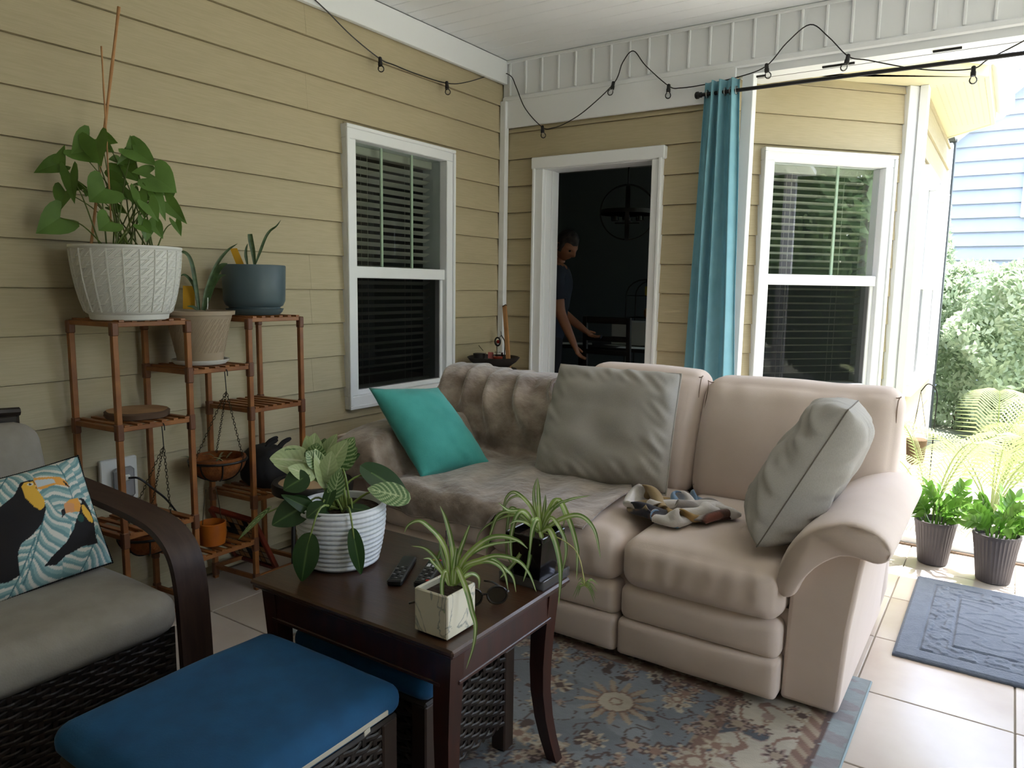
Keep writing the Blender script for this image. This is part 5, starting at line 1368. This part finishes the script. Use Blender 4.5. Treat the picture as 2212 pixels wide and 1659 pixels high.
# ---- black pot with spider plant on a clear saucer
kc = Vector((1.955, -2.640, TT))
sp2 = thing('spider_plant', kc, 'spider plant with a dangling plantlet in a glossy black square pot', 'potted plant')
M_gloss = mat('gloss_black', '0c0b0d', .15, coat=.4)
def sq(h, w0, w1, z0, th=.004):
    mb = MB()
    def ring(w, z): return [(kc.x+a*w, kc.y+b*w, z) for a, b in ((-1, -1), (1, -1), (1, 1), (-1, 1))]
    vs = ring(w0, z0)+ring(w1, z0+h)+ring(w1-th, z0+h)+ring(w1-th-.002, z0+h-.02)
    fs = [(0, 1, 2, 3)]+[(j*4+i, j*4+(i+1) % 4, j*4+4+(i+1) % 4, j*4+4+i) for j in range(3) for i in range(4)]
    return mb.add(vs, fs)
mb = sq(.132, .040, .058, TT+.006); mb.build('pot', M_gloss, sp2)
for sg in (-1, 1):
    MB().cbox(kc.x-.06, kc.x+.06, kc.y+sg*.058-.003, kc.y+sg*.058+.003, TT+.124, TT+.140, .002).build('rim_band', M_gloss, sp2); MB().cbox(kc.x+sg*.058-.003, kc.x+sg*.058+.003, kc.y-.06, kc.y+.06, TT+.124, TT+.140, .002).build('rim_band', M_gloss, sp2)
MB().box(kc.x-.052, kc.x+.052, kc.y-.052, kc.y+.052, TT+.10, TT+.118).build('soil', M_soil, sp2)
mb = MB(); 
for (a, b, c, d) in ((-.072, .072, -.072, -.068), (-.072, .072, .068, .072), (-.072, -.068, -.068, .068), (.068, .072, -.068, .068)): mb.cbox(kc.x+a, kc.x+b, kc.y+c, kc.y+d, TT, TT+.026, .001)
mb.box(kc.x-.07, kc.x+.07, kc.y-.07, kc.y+.07, TT, TT+.004)
mb.build('clear_saucer', glassmat('clear_plastic', (.8, .8, .82), 1.5, .05, .06, (.6, .6, .62)), sp2)
def c5(x, y): return c2(x, y)
spider(sp2, c5, kc, [
 ([(1735, 700), (1730, 580), (1725, 470), (1720, 395)], .011, (0, 0)), ([(1730, 690), (1705, 560), (1700, 470), (1715, 400)], .008, (.01, .02)),
 ([(1740, 700), (1760, 560), (1765, 490)], .009, (0, .03)), ([(1730, 700), (1690, 570), (1600, 480), (1545, 510), (1520, 620)], .009, (0, .03)),
 ([(1725, 700), (1640, 590), (1560, 580), (1500, 535)], .010, (0, -.03)), ([(1725, 700), (1650, 590), (1600, 620), (1570, 750), (1580, 880)], .013, (0, -.05)),
 ([(1725, 700), (1620, 600), (1510, 600), (1460, 700), (1430, 830)], .010, (0, .0)), ([(1720, 700), (1600, 610), (1480, 640), (1400, 700), (1370, 780)], .006, (0, .03)),
 ([(1730, 700), (1700, 630), (1690, 740), (1670, 880), (1640, 980)], .012, (0, -.08)), ([(1735, 700), (1720, 630), (1690, 700), (1675, 850)], .012, (-.02, -.1)),
 ([(1745, 700), (1790, 690), (1830, 790), (1850, 930), (1840, 1110)], .014, (-.02, -.1)), ([(1745, 700), (1800, 620), (1870, 730), (1880, 830), (1850, 960)], .009, (0, -.04)),
 ([(1745, 700), (1830, 520), (1900, 640), (1940, 780), (1945, 850), (1940, 970)], .012, (0, .02)), ([(1745, 700), (1850, 630), (1960, 610), (2040, 690), (2075, 850)], .012, (0, -.02)),
 ([(1745, 690), (1800, 580), (1900, 520), (2020, 495)], .009, (0, .04)), ([(1740, 690), (1790, 560), (1830, 520), (1870, 600), (1865, 680)], .009, (0, .05)),
 ([(1740, 690), (1780, 600), (1840, 540), (1900, 520)], .010, (0, 0)), ([(1730, 700), (1650, 640), (1590, 570), (1560, 600), (1545, 800), (1580, 900)], .009, (.02, .04)),
 ([(1730, 700), (1680, 560), (1620, 500), (1560, 520), (1530, 580)], .007, (.03, .06)), ([(1735, 700), (1745, 740), (1730, 780)], .01, (-.04, -.08)),
 ([(1650, 780), (1600, 860), (1540, 930), (1510, 960)], .009, (-.03, -.05)), ([(1735, 700), (1660, 650), (1600, 640), (1560, 660)], .008, (-.02, -.05)),
], 0)
rn = [V(*c5(*p), kc, d) for p, d in (((1745, 700), 0), ((1850, 740), -.04), ((1930, 800), -.06), ((1965, 880), -.07), ((1985, 1000), -.07))]
MB().tube(catmull(rn, 5), .0016, 5).build('runner', mat('pale_runner', 'b9b878', .5), sp2)
pend = rn[-1]; pl = MB(); rnd = random.Random(2)
for k in range(16):
    a = rnd.uniform(0, 6.28); l_ = rnd.uniform(.025, .045); e = pend+Vector((math.cos(a)*l_*.9, math.sin(a)*l_*.9, rnd.uniform(-.045, .02))); blade([pend, pend.lerp(e, .5)+Vector((0, 0, .014)), e], .0045, (0, -1, .6), M_spid, sp2, 'plantlet_leaf', cf=spcol)
# ---- remotes
def remote(name, p0, p1, w, h, label, rows, tri):
    p0, p1 = Vector(p0), Vector(p1); d = (p1-p0); Ln = d.length; d.normalize(); s_ = Vector((-d.y, d.x, 0)); M = Matrix((d, s_, Vector((0, 0, 1)))).transposed().to_4x4(); M.translation = p0
    t = thing(name, p0.lerp(p1, .5), label, 'remote', 'remote controls'); MB().cbox(0, Ln, -w/2, w/2, 0, h, .004, M).build('body', mat('remote_black', '101012', .35) if 'remote_black' not in MATS else MATS['remote_black'], t)
    for i in range(rows):
        for j in (-1, 0, 1):
            x = Ln*.08+i*(Ln*.5/rows); MB().cbox(x, x+.006, j*w*.28-.004, j*w*.28+.004, h-.0005, h+.0018, .001, M).build('button', MATS['remote_grey'] if (i+j) % 3 else MATS['remote_key'], t)
    for (x, j, m) in tri: MB().cbox(Ln*x, Ln*x+.008, j*w-.005, j*w+.005, h-.0005, h+.002, .001, M).build('button', m, t)
    return t
mat('remote_grey', '1d1d20', .5); mat('remote_key', '77777a', .5); mr = mat('remote_red', 'b5281c', .4); mw = mat('remote_white', 'c9c9cc', .4); my = mat('remote_yellow', 'b09a2c', .4); mg = mat('remote_green', '2c7a48', .4)
remote('remote_control', (1.682, -2.918, TT), (1.592, -2.755, TT), .042, .017, 'black remote control with tiny keys on the wooden table', 7, [])
remote('remote_control', (1.752, -2.888, TT), (1.672, -2.725, TT), .044, .02, 'black remote control with white and red buttons on the wooden table', 7, [(.04, -.32, mr), (.60, -.15, mw), (.66, -.15, mw), (.60, .2, mw), (.66, .2, mw), (.86, -.3, mr), (.86, -.1, mg), (.86, .1, my)])
# ---- sunglasses
g0 = Vector((1.955, -2.868, TT)); sg_ = thing('sunglasses', g0, 'black sunglasses lying behind the marbled cube pot', 'sunglasses')
M_lens = mat('dark_lens', '1a1614', .08, coat=.5)
for k, (cx, cy) in enumerate(((1.925, -2.892), (1.968, -2.842))):
    c_ = Vector((cx, cy, TT+.022)); ax = Vector((.64, .74, 0)).normalized(); up = Vector((-.25, .2, .95)).normalized()
    ring = [c_+ax*(.027*math.cos(a)*(1 if abs(math.cos(a)) < .8 else .97))+up*(.021*math.sin(a)) for a in np.linspace(0, 2*math.pi, 24, endpoint=False)]
    MB().tube(ring, .0028, 6, closed=True).build('frame_rim', M_gloss, sg_, smooth=True); MB().add(ring, [tuple(range(24))]).build('lens', M_lens, sg_)
e0 = Vector((1.905, -2.915, TT+.03)); e1 = Vector((1.988, -2.82, TT+.03))
MB().tube([Vector((1.942, -2.873, TT+.028)), Vector((1.951, -2.862, TT+.028))], .003, 6).build('bridge', M_gloss, sg_)
for e, t_ in ((e0, Vector((1.795, -2.985, TT+.006))), (e1, Vector((1.865, -2.755, TT+.006)))):
    MB().tube(catmull([e, e.lerp(t_, .6)+Vector((0, 0, .006)), t_], 5), .0028, 6).build('temple', M_gloss, sg_, smooth=True)
# ================================================================ CORNER BEHIND THE SOFA
wc = Vector((.22, -.40, 0))
fs_ = thing('fire_bowl_stand', wc, 'black metal stand with shallow bowl in the corner behind the sofa', 'stand')
M_iron = mat('cast_iron', '1a1614', .6, '241d19', 12)
for k in range(3):
    a = k*2.094+.3; MB().tube([wc+Vector((.10*math.cos(a), .10*math.sin(a), .80)), wc+Vector((.15*math.cos(a), .15*math.sin(a), .003))], .009, 8).build('leg', M_iron, fs_)
MB().lathe([(.04, .72), (.16, .735), (.165, .765), (.15, .785), (.06, .79)], wc+Vector((0, 0, .04)), 36).build('base_plate', M_iron, fs_, smooth=True)
MB().lathe([(.05, .785), (.10, .795), (.15, .83), (.172, .858), (.165, .862), (.142, .835), (.09, .805), (0, .80)], wc+Vector((0, 0, .04)), 48).build('bowl', M_iron, fs_, smooth=True)
MB().bar(wc+Vector((.15, -.02, .78)), wc+Vector((.235, -.02, .775)), .03, .02).build('side_handle', M_iron, fs_)
cn = W(1073, 782, 1, -.40); cn.z = .846
cnd = thing('candle_jar', cn, 'orange candle in a glass jar with pink tag in the iron bowl', 'candle')
MB().lathe([(0, 0), (.036, .001), (.038, .055), (.034, .058), (0, .056)], cn, 28).build('wax', mat('orange_wax', 'b8452a', .4, trans=.15), cnd, smooth=True)
MB().lathe([(.039, 0), (.041, .004), (.041, .085), (.039, .085)], cn, 28).build('jar', M_clear, cnd, smooth=True)
p = cn+Vector((-.03, -.038, .045)); MB().cbox(p.x-.012, p.x+.03, p.y-.002, p.y+.001, p.z-.0, p.z+.042, .0005).build('pink_tag', mat('pink_tag', 'd77a78', .7), cnd)
MB().tube([cn+Vector((.02, -.02, .05)), cn+Vector((.005, -.03, .10))], .0015, 5).build('match', M_bark, cnd)
# iron crow / bird-like lantern lump at the left of the bowl
lp = W(1035, 792, 1, -.43)
lw = thing('iron_lantern', (lp.x, lp.y, .83), 'dark tilted metal lantern cup beside the candle bowl', 'lantern')
a = W(1035, 770, 1, -.43); b = W(1042, 795, 1, -.43)
MB().lathe([(.02, 0), (.036, .01), (.04, .05), (.032, .052)], (a.x, a.y, a.z-.03), 24).build('cup', M_iron, lw, smooth=True)
MB().tube([Vector((a.x+.02, a.y, a.z-.02)), Vector((b.x+.015, b.y, .85))], .011, 8).build('stem', M_iron, lw)
MB().tube([W(1034, 746, 1, -.43), W(1044, 758, 1, -.43)], .0016, 5).build('wick_rod', M_iron, lw)
MB().tube([W(1048, 762, 1, -.43), W(1056, 772, 1, -.43)], .0016, 5).build('wick_rod', M_iron, lw)
# wooden stick
q0, q1 = W(1099, 790, 1, -.33), W(1090, 660, 1, -.05)
d_ = (q0-q1).normalized(); q0 = q1+d_*((q1.z-.01)/-d_.z)
stk = thing('wooden_slat', q0, 'narrow wooden stake leaning in the wall corner', 'stake')
MB().bar(q0, q1, .030, .016, up=(0, -1, .2), b=.002).build('shaft', M_bamboo, stk)
MB().bar(q1-d_*-.012, q1, .031, .017, up=(0, -1, .2), b=.002).build('dark_tip', M_iron, stk)
# hanging round ornament
hc = W(1075, 738, 1, -.12); hn = W(1083, 722, 1, -.06)
orn = thing('hanging_ornament', (hc.x, hc.y, hc.z-.03), 'black ring ornament with red glass disc hanging in the corner', 'ornament')
MB().tube([hc+Vector((.022*math.cos(a), 0, .028*math.sin(a))) for a in np.linspace(0, 6.283, 24, endpoint=False)], .006, 8, closed=True).build('ring', M_iron, orn, smooth=True)
MB().lathe([(0, -.002), (.013, -.002), (.013, .002), (0, .002)], (0, 0, 0), 20).xf(Matrix.Translation(hc+Vector((.006, 0, 0))) @ Matrix.Rotation(math.pi/2, 4, 'X')).build('red_disc', mat('red_glass', '9c1f1f', .2), orn)
MB().tube([hc+Vector((.012, 0, .026)), W(1083, 724, 1, -.10), W(1082, 716, 1, -.045)], .0022, 6).build('hanger', M_iron, orn)
MB().tube(catmull([W(1083, 724, 1, -.10), W(1090, 738, 1, -.10), W(1090, 760, 1, -.11), W(1088, 772, 1, -.12)], 5), .0035, 6).build('strap', M_iron, orn)

# ================================================================ DINING ROOM
M_blk = mat('black_furniture', '15120f', .5)
fl = RZ
# chandelier
oc_ = Vector((.195, 1.60, 2.0)); RO = .225
chd = thing('chandelier', (oc_.x, oc_.y, 1.77), 'dark orb chandelier with glass cups in the dining room', 'chandelier')
M_bronze = mat('oil_bronze', '120e0b', .5, metal=.4)
for rz, w in ((.45, .034), (2.0, .034)):
    mb = MB(); n = 40; ax = Vector((math.cos(rz), math.sin(rz), 0)); nn = Vector((-math.sin(rz), math.cos(rz), 0))
    vs = []
    for k in range(n):
        a = 2*math.pi*k/n; r_ = ax*math.cos(a)+Vector((0, 0, math.sin(a)))
        for (dr, s_) in ((0, -1), (0, 1), (.012, 1), (.012, -1)): vs.append(oc_+r_*(RO+dr)+nn*s_*w/2)
    mb.add(vs, [(k*4+i, k*4+(i+1) % 4, ((k+1) % n)*4+(i+1) % 4, ((k+1) % n)*4+i) for k in range(n) for i in range(4)]).build('orb_ring', M_bronze, chd, smooth=True)
mb = MB(); mb.lathe([(RO, -.017), (RO+.012, -.017), (RO+.012, .017), (RO, .017), (RO, -.017)], oc_, 48).build('orb_ring', M_bronze, chd, smooth=True)
MB().tube([oc_+Vector((0, 0, -RO)), oc_+Vector((0, 0, .75))], .008, 8).build('rod', M_bronze, chd)
for k in range(4):
    a = k*math.pi/2+.35; p = oc_+Vector((.105*math.cos(a), .105*math.sin(a), -.075))
    MB().tube([oc_+Vector((0, 0, -.09)), p+Vector((0, 0, -.015))], .007, 6).build('arm', M_bronze, chd)
    cp_ = MB().lathe([(.03, 0), (.034, .008), (.018, .012), (.018, .045), (.0, .047)], p, 16).build('cup', M_bronze, chd, smooth=True); MB().lathe([(.033, .008), (.034, .10)], p, 20).build('glass_shade', M_clear, cp_, smooth=True)
# dining chair (back towards the door)
def P12(px, py, y=1.15): return W(px, py, 1, y)
dc = thing('dining_chair', (.24, 1.25, fl), 'black ladder-back dining chair seen through the doorway', 'chair')
xl, xr, zt_ = P12(1268, 690).x, P12(1362, 690).x, P12(1300, 684).z
for x in (xl, xr):
    MB().bar((x, 1.15, fl), (x, 1.15, fl+.45), .035, .04).build('leg', M_blk, dc); MB().bar((x, 1.15, fl+.45), (x, 1.12, zt_), .03, .035).build('back_post', M_blk, dc); MB().bar((x, 1.55, fl), (x, 1.55, fl+.44), .035, .035).build('leg', M_blk, dc)
MB().cbox(xl-.02, xr+.02, 1.12, 1.58, fl+.44, fl+.47, .008).build('seat', M_blk, dc)
for (za, zb) in ((zt_-.055, zt_), (zt_-.20, zt_-.155), (zt_-.31, zt_-.27)): MB().cbox(xl, xr, 1.115, 1.145, za, zb, .006).build('back_slat', M_blk, dc)
# dining table with papers
TD = fl+.75
dt = thing('dining_table', (.1, 2.0, fl), 'dark dining table scattered with papers', 'table')
MB().cbox(-.75, .95, 1.50, 2.55, TD-.03, TD, .006).build('top', M_blk, dt)
for x in (-.68, .88):
    for y in (1.57, 2.48): MB().cbox(x-.035, x+.035, y-.035, y+.035, fl, TD-.03, .005).build('leg', M_blk, dt)
M_paper = mat('paper', 'cfd0cb', .8)
rnd = random.Random(6)
for k, (x, y, a, lb) in enumerate(((.30, 1.62, .2, 'sheet of white paper at the edge of the dining table'), (.12, 1.75, -.3, 'white paper sheet lying in the middle of the dining table'), (-.28, 1.62, .5, 'white paper sheet by the standing person'))):
    M = Matrix.Translation((x, y, TD+.001+.003*k)) @ Matrix.Rotation(a, 4, 'Z'); tag(MB().cbox(-.14, .14, -.10, .10, 0, .002, .0005, M).build('paper_sheet', M_paper), lb, 'paper')
bx_ = MB().cbox(.02, .40, 1.72, 2.0, TD+.012, TD+.22, .004); o = bx_.build('carton', mat('pale_carton', '9a9b95', .7)); tag(o, 'pale open carton standing on the dining table', 'box')
# wire rack
rk = thing('wire_rack', (.12, 2.95, fl), 'black arched wire rack by the far dining room wall', 'rack')
def PR(px, py): return W(px, py, 1, 2.95)
a0, a1 = PR(1354, 690).x, PR(1354, 690).x+.42; zt2 = PR(1374, 604).z
for y in (2.92, 3.16):
    pts = [(a0, y, fl), (a0, y, zt2-.16)]+[((a0+a1)/2-(a1-a0)/2*math.cos(t), y, zt2-.16+.16*math.sin(t)) for t in np.linspace(.2, math.pi-.2, 9)]+[(a1, y, zt2-.16), (a1, y, fl)]
    MB().tube(pts, .008, 6).build('arch', M_blk, rk, smooth=True)
for z in (zt2-.17, zt2-.40, zt2-.7, zt2-1.0):
    for k in range(6): MB().tube([(a0, 2.92+k*.048, z), (a1, 2.92+k*.048, z)], .004, 5).build('shelf_wire', M_blk, rk)
tag(MB().cbox(a0+.18, a0+.27, 2.98, 3.08, zt2-.165, zt2-.07, .006).build('tea_tin', mat('yellow_box', 'a08a1a', .6)), 'small yellow box on the upper wire rack shelf', 'box')
tag(MB().cbox(a0+.18, a0+.38, 2.96, 3.10, zt2-.395, zt2-.30, .02).build('bread_bag', mat('brown_bag', '9a6a2c', .7)), 'brown food packet on the second wire rack shelf', 'food')

# ================================================================ PERSON
# joints, metres; torso faces towards the table (+x, slightly +y), head bowed
def body_mesh():
    J = {}; E = []; Rr = {}
    def j(n, p, r): J[n] = Vector(p); Rr[n] = r
    bx, by = -.005, .72
    j('pelvis', (bx-.02, by, fl+.92), (.155, .115)); j('waist', (bx-.01, by, fl+1.06), (.145, .11)); j('chest', (bx+.01, by, fl+1.26), (.165, .12)); j('collar', (bx+.025, by, fl+1.39), (.10, .085)); j('neck', (bx+.04, by, fl+1.455), (.055, .055)); j('neck2', (bx+.06, by, fl+1.50), (.055, .055))
    E += [('pelvis', 'waist'), ('waist', 'chest'), ('chest', 'collar'), ('collar', 'neck'), ('neck', 'neck2')]
    sd = Vector((.12, -.20, 0)).normalized()   # person's right/left axis: near shoulder towards camera
    for nm, s_ in (('n', 1), ('f', -1)):
        sh = Vector((bx+.015, by, fl+1.36))+sd*s_*.185; j('sh'+nm, sh, (.062, .062))
        el = sh+(Vector((.055, -.01, -.285)) if s_ > 0 else Vector((.05, .0, -.28))); j('el'+nm, el, (.043, .043))
        wr = el+(Vector((.105, .03, -.225)) if s_ > 0 else Vector((.2, .03, -.14))); j('wr'+nm, wr, (.029, .027))
        j('ua'+nm, sh.lerp(el, .45), (.054, .054)); j('fa'+nm, el.lerp(wr, .3), (.043, .042))
        E += [('collar', 'sh'+nm), ('sh'+nm, 'ua'+nm), ('ua'+nm, 'el'+nm), ('el'+nm, 'fa'+nm), ('fa'+nm, 'wr'+nm)]
        hp_ = Vector((bx-.02, by, fl+.88))+sd*s_*.095; j('hip'+nm, hp_, (.095, .095)); kn = hp_+Vector((.01, 0, -.42)); j('kn'+nm, kn, (.06, .06)); an = kn+Vector((-.03, 0, -.39)); j('an'+nm, an, (.042, .042)); j('to'+nm, an+Vector((.16, .05, -.045)), (.035, .03))
        j('th'+nm, hp_.lerp(kn, .5), (.08, .08)); j('ca'+nm, kn.lerp(an, .35), (.057, .057))
        E += [('pelvis', 'hip'+nm), ('hip'+nm, 'th'+nm), ('th'+nm, 'kn'+nm), ('kn'+nm, 'ca'+nm), ('ca'+nm, 'an'+nm), ('an'+nm, 'to'+nm)]
        # hand: palm and five fingers
        dr = (wr-el).normalized(); lat = Vector((-.3, .9, .2)); lat = (lat-dr*lat.dot(dr)).normalized(); nr = dr.cross(lat)
        pm = wr+dr*.045; j('pm'+nm, pm, (.036, .017)); j('pk'+nm, wr+dr*.085, (.038, .015)); E += [('wr'+nm, 'pm'+nm), ('pm'+nm, 'pk'+nm)]
        for k in range(4):
            b_ = wr+dr*.088+lat*(.030-.02*k); L_ = (.07, .078, .072, .056)[k]; c1 = b_+dr*L_*.5+nr*.012; c2_ = b_+dr*L_*.85+nr*.035
            j('f%d0%s' % (k, nm), b_, (.009, .009)); j('f%d1%s' % (k, nm), c1, (.0085, .0085)); j('f%d2%s' % (k, nm), c2_, (.007, .007)); E += [('pk'+nm, 'f%d0%s' % (k, nm)), ('f%d0%s' % (k, nm), 'f%d1%s' % (k, nm)), ('f%d1%s' % (k, nm), 'f%d2%s' % (k, nm))]
        t0 = wr+dr*.04+lat*.036; j('t0'+nm, t0, (.011, .011)); j('t1'+nm, t0+dr*.03+lat*.018+nr*.01, (.0095, .0095)); j('t2'+nm, t0+dr*.055+lat*.018+nr*.022, (.008, .008)); E += [('pm'+nm, 't0'+nm), ('t0'+nm, 't1'+nm), ('t1'+nm, 't2'+nm)]
    names = list(J); ix = {n: i for i, n in enumerate(names)}
    me = bpy.data.meshes.new('person'); me.from_pydata([J[n] for n in names], [(ix[a], ix[b]) for a, b in E], [])
    o = bpy.data.objects.new('person', me); COL.objects.link(o)
    o.modifiers.new('s', 'SKIN'); sv = me.skin_vertices[0].data
    for n in names: sv[ix[n]].radius = Rr[n] if isinstance(Rr[n], tuple) else (Rr[n], Rr[n])
    sv[ix['pelvis']].use_root = True
    o.modifiers.new('sub', 'SUBSURF').levels = 2; o.modifiers[-1].render_levels = 2
    dg = bpy.context.evaluated_depsgraph_get(); m2 = bpy.data.meshes.new_from_object(o.evaluated_get(dg)); bpy.data.objects.remove(o)
    return J, m2
J, bmsh = body_mesh()
per = thing('person', (-.01, .72, fl), 'dark-haired person in a navy t-shirt standing with head bowed by the table', 'person')
M_skin = mat('skin', '9a6a4c', .55, '8f6045', 8); M_navy = mat('navy_shirt', '1f2838', .9, '1a2230', 8); M_trou = mat('dark_shorts', '17191f', .9); M_hair = mat('dark_grey_hair', '1d1815', .7, '3a332e', 30)
# one continuous skin mesh; clothing shells are children grown out of it
vs = [Vector(v.co) for v in bmsh.vertices]; fs = [tuple(p.vertices) for p in bmsh.polygons]
nrm = [Vector(v.normal) for v in bmsh.vertices]
def seg_d(p, a, b):
    ab = b-a; t = max(0, min(1, (p-a).dot(ab)/ab.length_squared)); return (p-(a+ab*t)).length
def shell(name, test, off, m):
    keep = [i for i, v in enumerate(vs) if test(v)]; ks = set(keep); mp_ = {i: k for k, i in enumerate(keep)}
    f2 = [tuple(mp_[i] for i in f) for f in fs if all(i in ks for i in f)]
    MB().add([vs[i]+nrm[i]*off(vs[i]) for i in keep], f2).build(name, m, per, smooth=True, ang=180)
body = MB().add(vs, fs).build('body', M_skin, per, smooth=True, ang=180)
def shirt(v):
    if v.z > fl+1.43 or v.z < fl+.83: return False
    for nm in 'nf':
        da = min(seg_d(v, J['sh'+nm], J['el'+nm]), seg_d(v, J['el'+nm], J['wr'+nm]), seg_d(v, J['wr'+nm], J['pk'+nm]))
        dt_ = min(seg_d(v, J['pelvis'], J['chest']), seg_d(v, J['chest'], J['collar']))-.07
        if da < .075 and da < dt_+.03:
            ax_ = J['el'+nm]-J['sh'+nm]; t = (v-J['sh'+nm]).dot(ax_)/ax_.length_squared
            if t > .72: return False
    return True
shell('t_shirt', shirt, lambda v: .012+.006*nz(v.x*9, v.y*9, v.z*9), M_navy)
shell('shorts', lambda v: v.z < fl+.90 and v.z > fl+.40 and min((v-J['wr'+n]).length for n in 'nf') > .13 and min(seg_d(v, J['wr'+n], J['pk'+n]) for n in 'nf') > .1, lambda v: .014, M_trou)
shell('shoes', lambda v: v.z < fl+.11, lambda v: .008, M_blk)
# head: sculpted ellipsoid with brow, nose, mouth and chin, bowed forwards
hcn = J['neck2']+Vector((.055, -.012, .085)); fw = Vector((.86, -.22, 0)).normalized(); pitch = .62
side = Vector((0, 0, 1)).cross(fw); f3 = (fw*math.cos(pitch)-Vector((0, 0, 1))*math.sin(pitch)); u3 = side.cross(f3)*-1; u3 = f3.cross(side)
if u3.z < 0: u3 = -u3
def headpt(u, v):
    th = (v-.5)*math.pi; a = u*2*math.pi; x = math.cos(th)*math.cos(a); y = math.cos(th)*math.sin(a); z = math.sin(th)
    f_, s__, k = x*.098, y*.076, z*.118
    if k < -.02: s__ *= 1-.32*sstep(-.02, -.11, k); f_ *= 1-.12*sstep(-.02, -.11, k)
    if x > 0:
        g = math.exp(-(y/.20)**2)
        f_ += .026*g*math.exp(-((k+.018)/.020)**2)+.014*g*math.exp(-((k-.002)/.02)**2)           # nose
        f_ += .006*math.exp(-((k-.022)/.010)**2)                                                    # brow
        for e in (-1, 1): f_ -= .010*math.exp(-((s__-e*.032)/.014)**2-((k-.006)/.011)**2)           # eye sockets
        f_ += .007*math.exp(-(s__/.026)**2-((k+.060)/.006)**2)+.007*math.exp(-(s__/.024)**2-((k+.072)/.006)**2)-.004*math.exp(-(s__/.03)**2-((k+.066)/.003)**2)
        f_ += .010*math.exp(-(s__/.022)**2-((k+.098)/.014)**2)
    return hcn+f3*f_+side*s__+u3*k
hd = MB().grid(headpt, 64, 48, wrapu=True).build('head', M_skin, per, smooth=True, ang=180)
def hairpt(u, v):
    p = headpt(u, lerp(.40, 1, v)); d = (p-hcn); a = u*2*math.pi; front = math.cos(a)
    cut = sstep(.15, .55, front)*(1-sstep(.55, .80, lerp(.40, 1, v)))
    return hcn+d*(1.10+.03*nz(u*30, v*18)-.16*cut)
MB().grid(hairpt, 64, 24, wrapu=True).build('hair', M_hair, hd, smooth=True, ang=180)
for e in (-1, 1):
    c_ = hcn+side*e*.078+f3*-.006+u3*-.008; MB().tube([c_+u3*(.026*math.cos(t))+f3*(.014*math.sin(t)) for t in np.linspace(0, 6.283, 14, endpoint=False)], .006, 6, closed=True).build('ear', M_skin, hd, smooth=True)
    c_ = hcn+side*e*.032+f3*.083+u3*.005; MB().lathe([(0, -.009), (.008, -.005), (.010, 0), (.008, .005), (0, .009)], c_, 12).build('eye', M_blk, hd, smooth=True)

# ================================================================ GARDEN HOOK PLANTER, SHIRT PRINT
hk = Vector((2.66, .95, -.09))
shp = thing('garden_hook', hk, 'shepherd hook with a brown hanging planter outside the opening', 'planter hook')
MB().tube(catmull([hk, hk+Vector((0, 0, .6)), hk+Vector((.0, 0, .82)), hk+Vector((-.05, 0, .88)), hk+Vector((-.09, 0, .83))], 6), .004, 6).build('hook', M_black, shp, smooth=True)
c_ = hk+Vector((-.09, 0, .36))
MB().lathe([(.03, 0), (.05, .02), (.06, .16), (.055, .165)], c_, 20).build('planter', mat('brown_planter', '6d5540', .8), shp, smooth=True)
for a in (0, 2.1, 4.2): MB().tube([c_+Vector((.058*math.cos(a), .058*math.sin(a), .16)), hk+Vector((-.09, 0, .83))], .0015, 5).build('wire', M_black, shp)
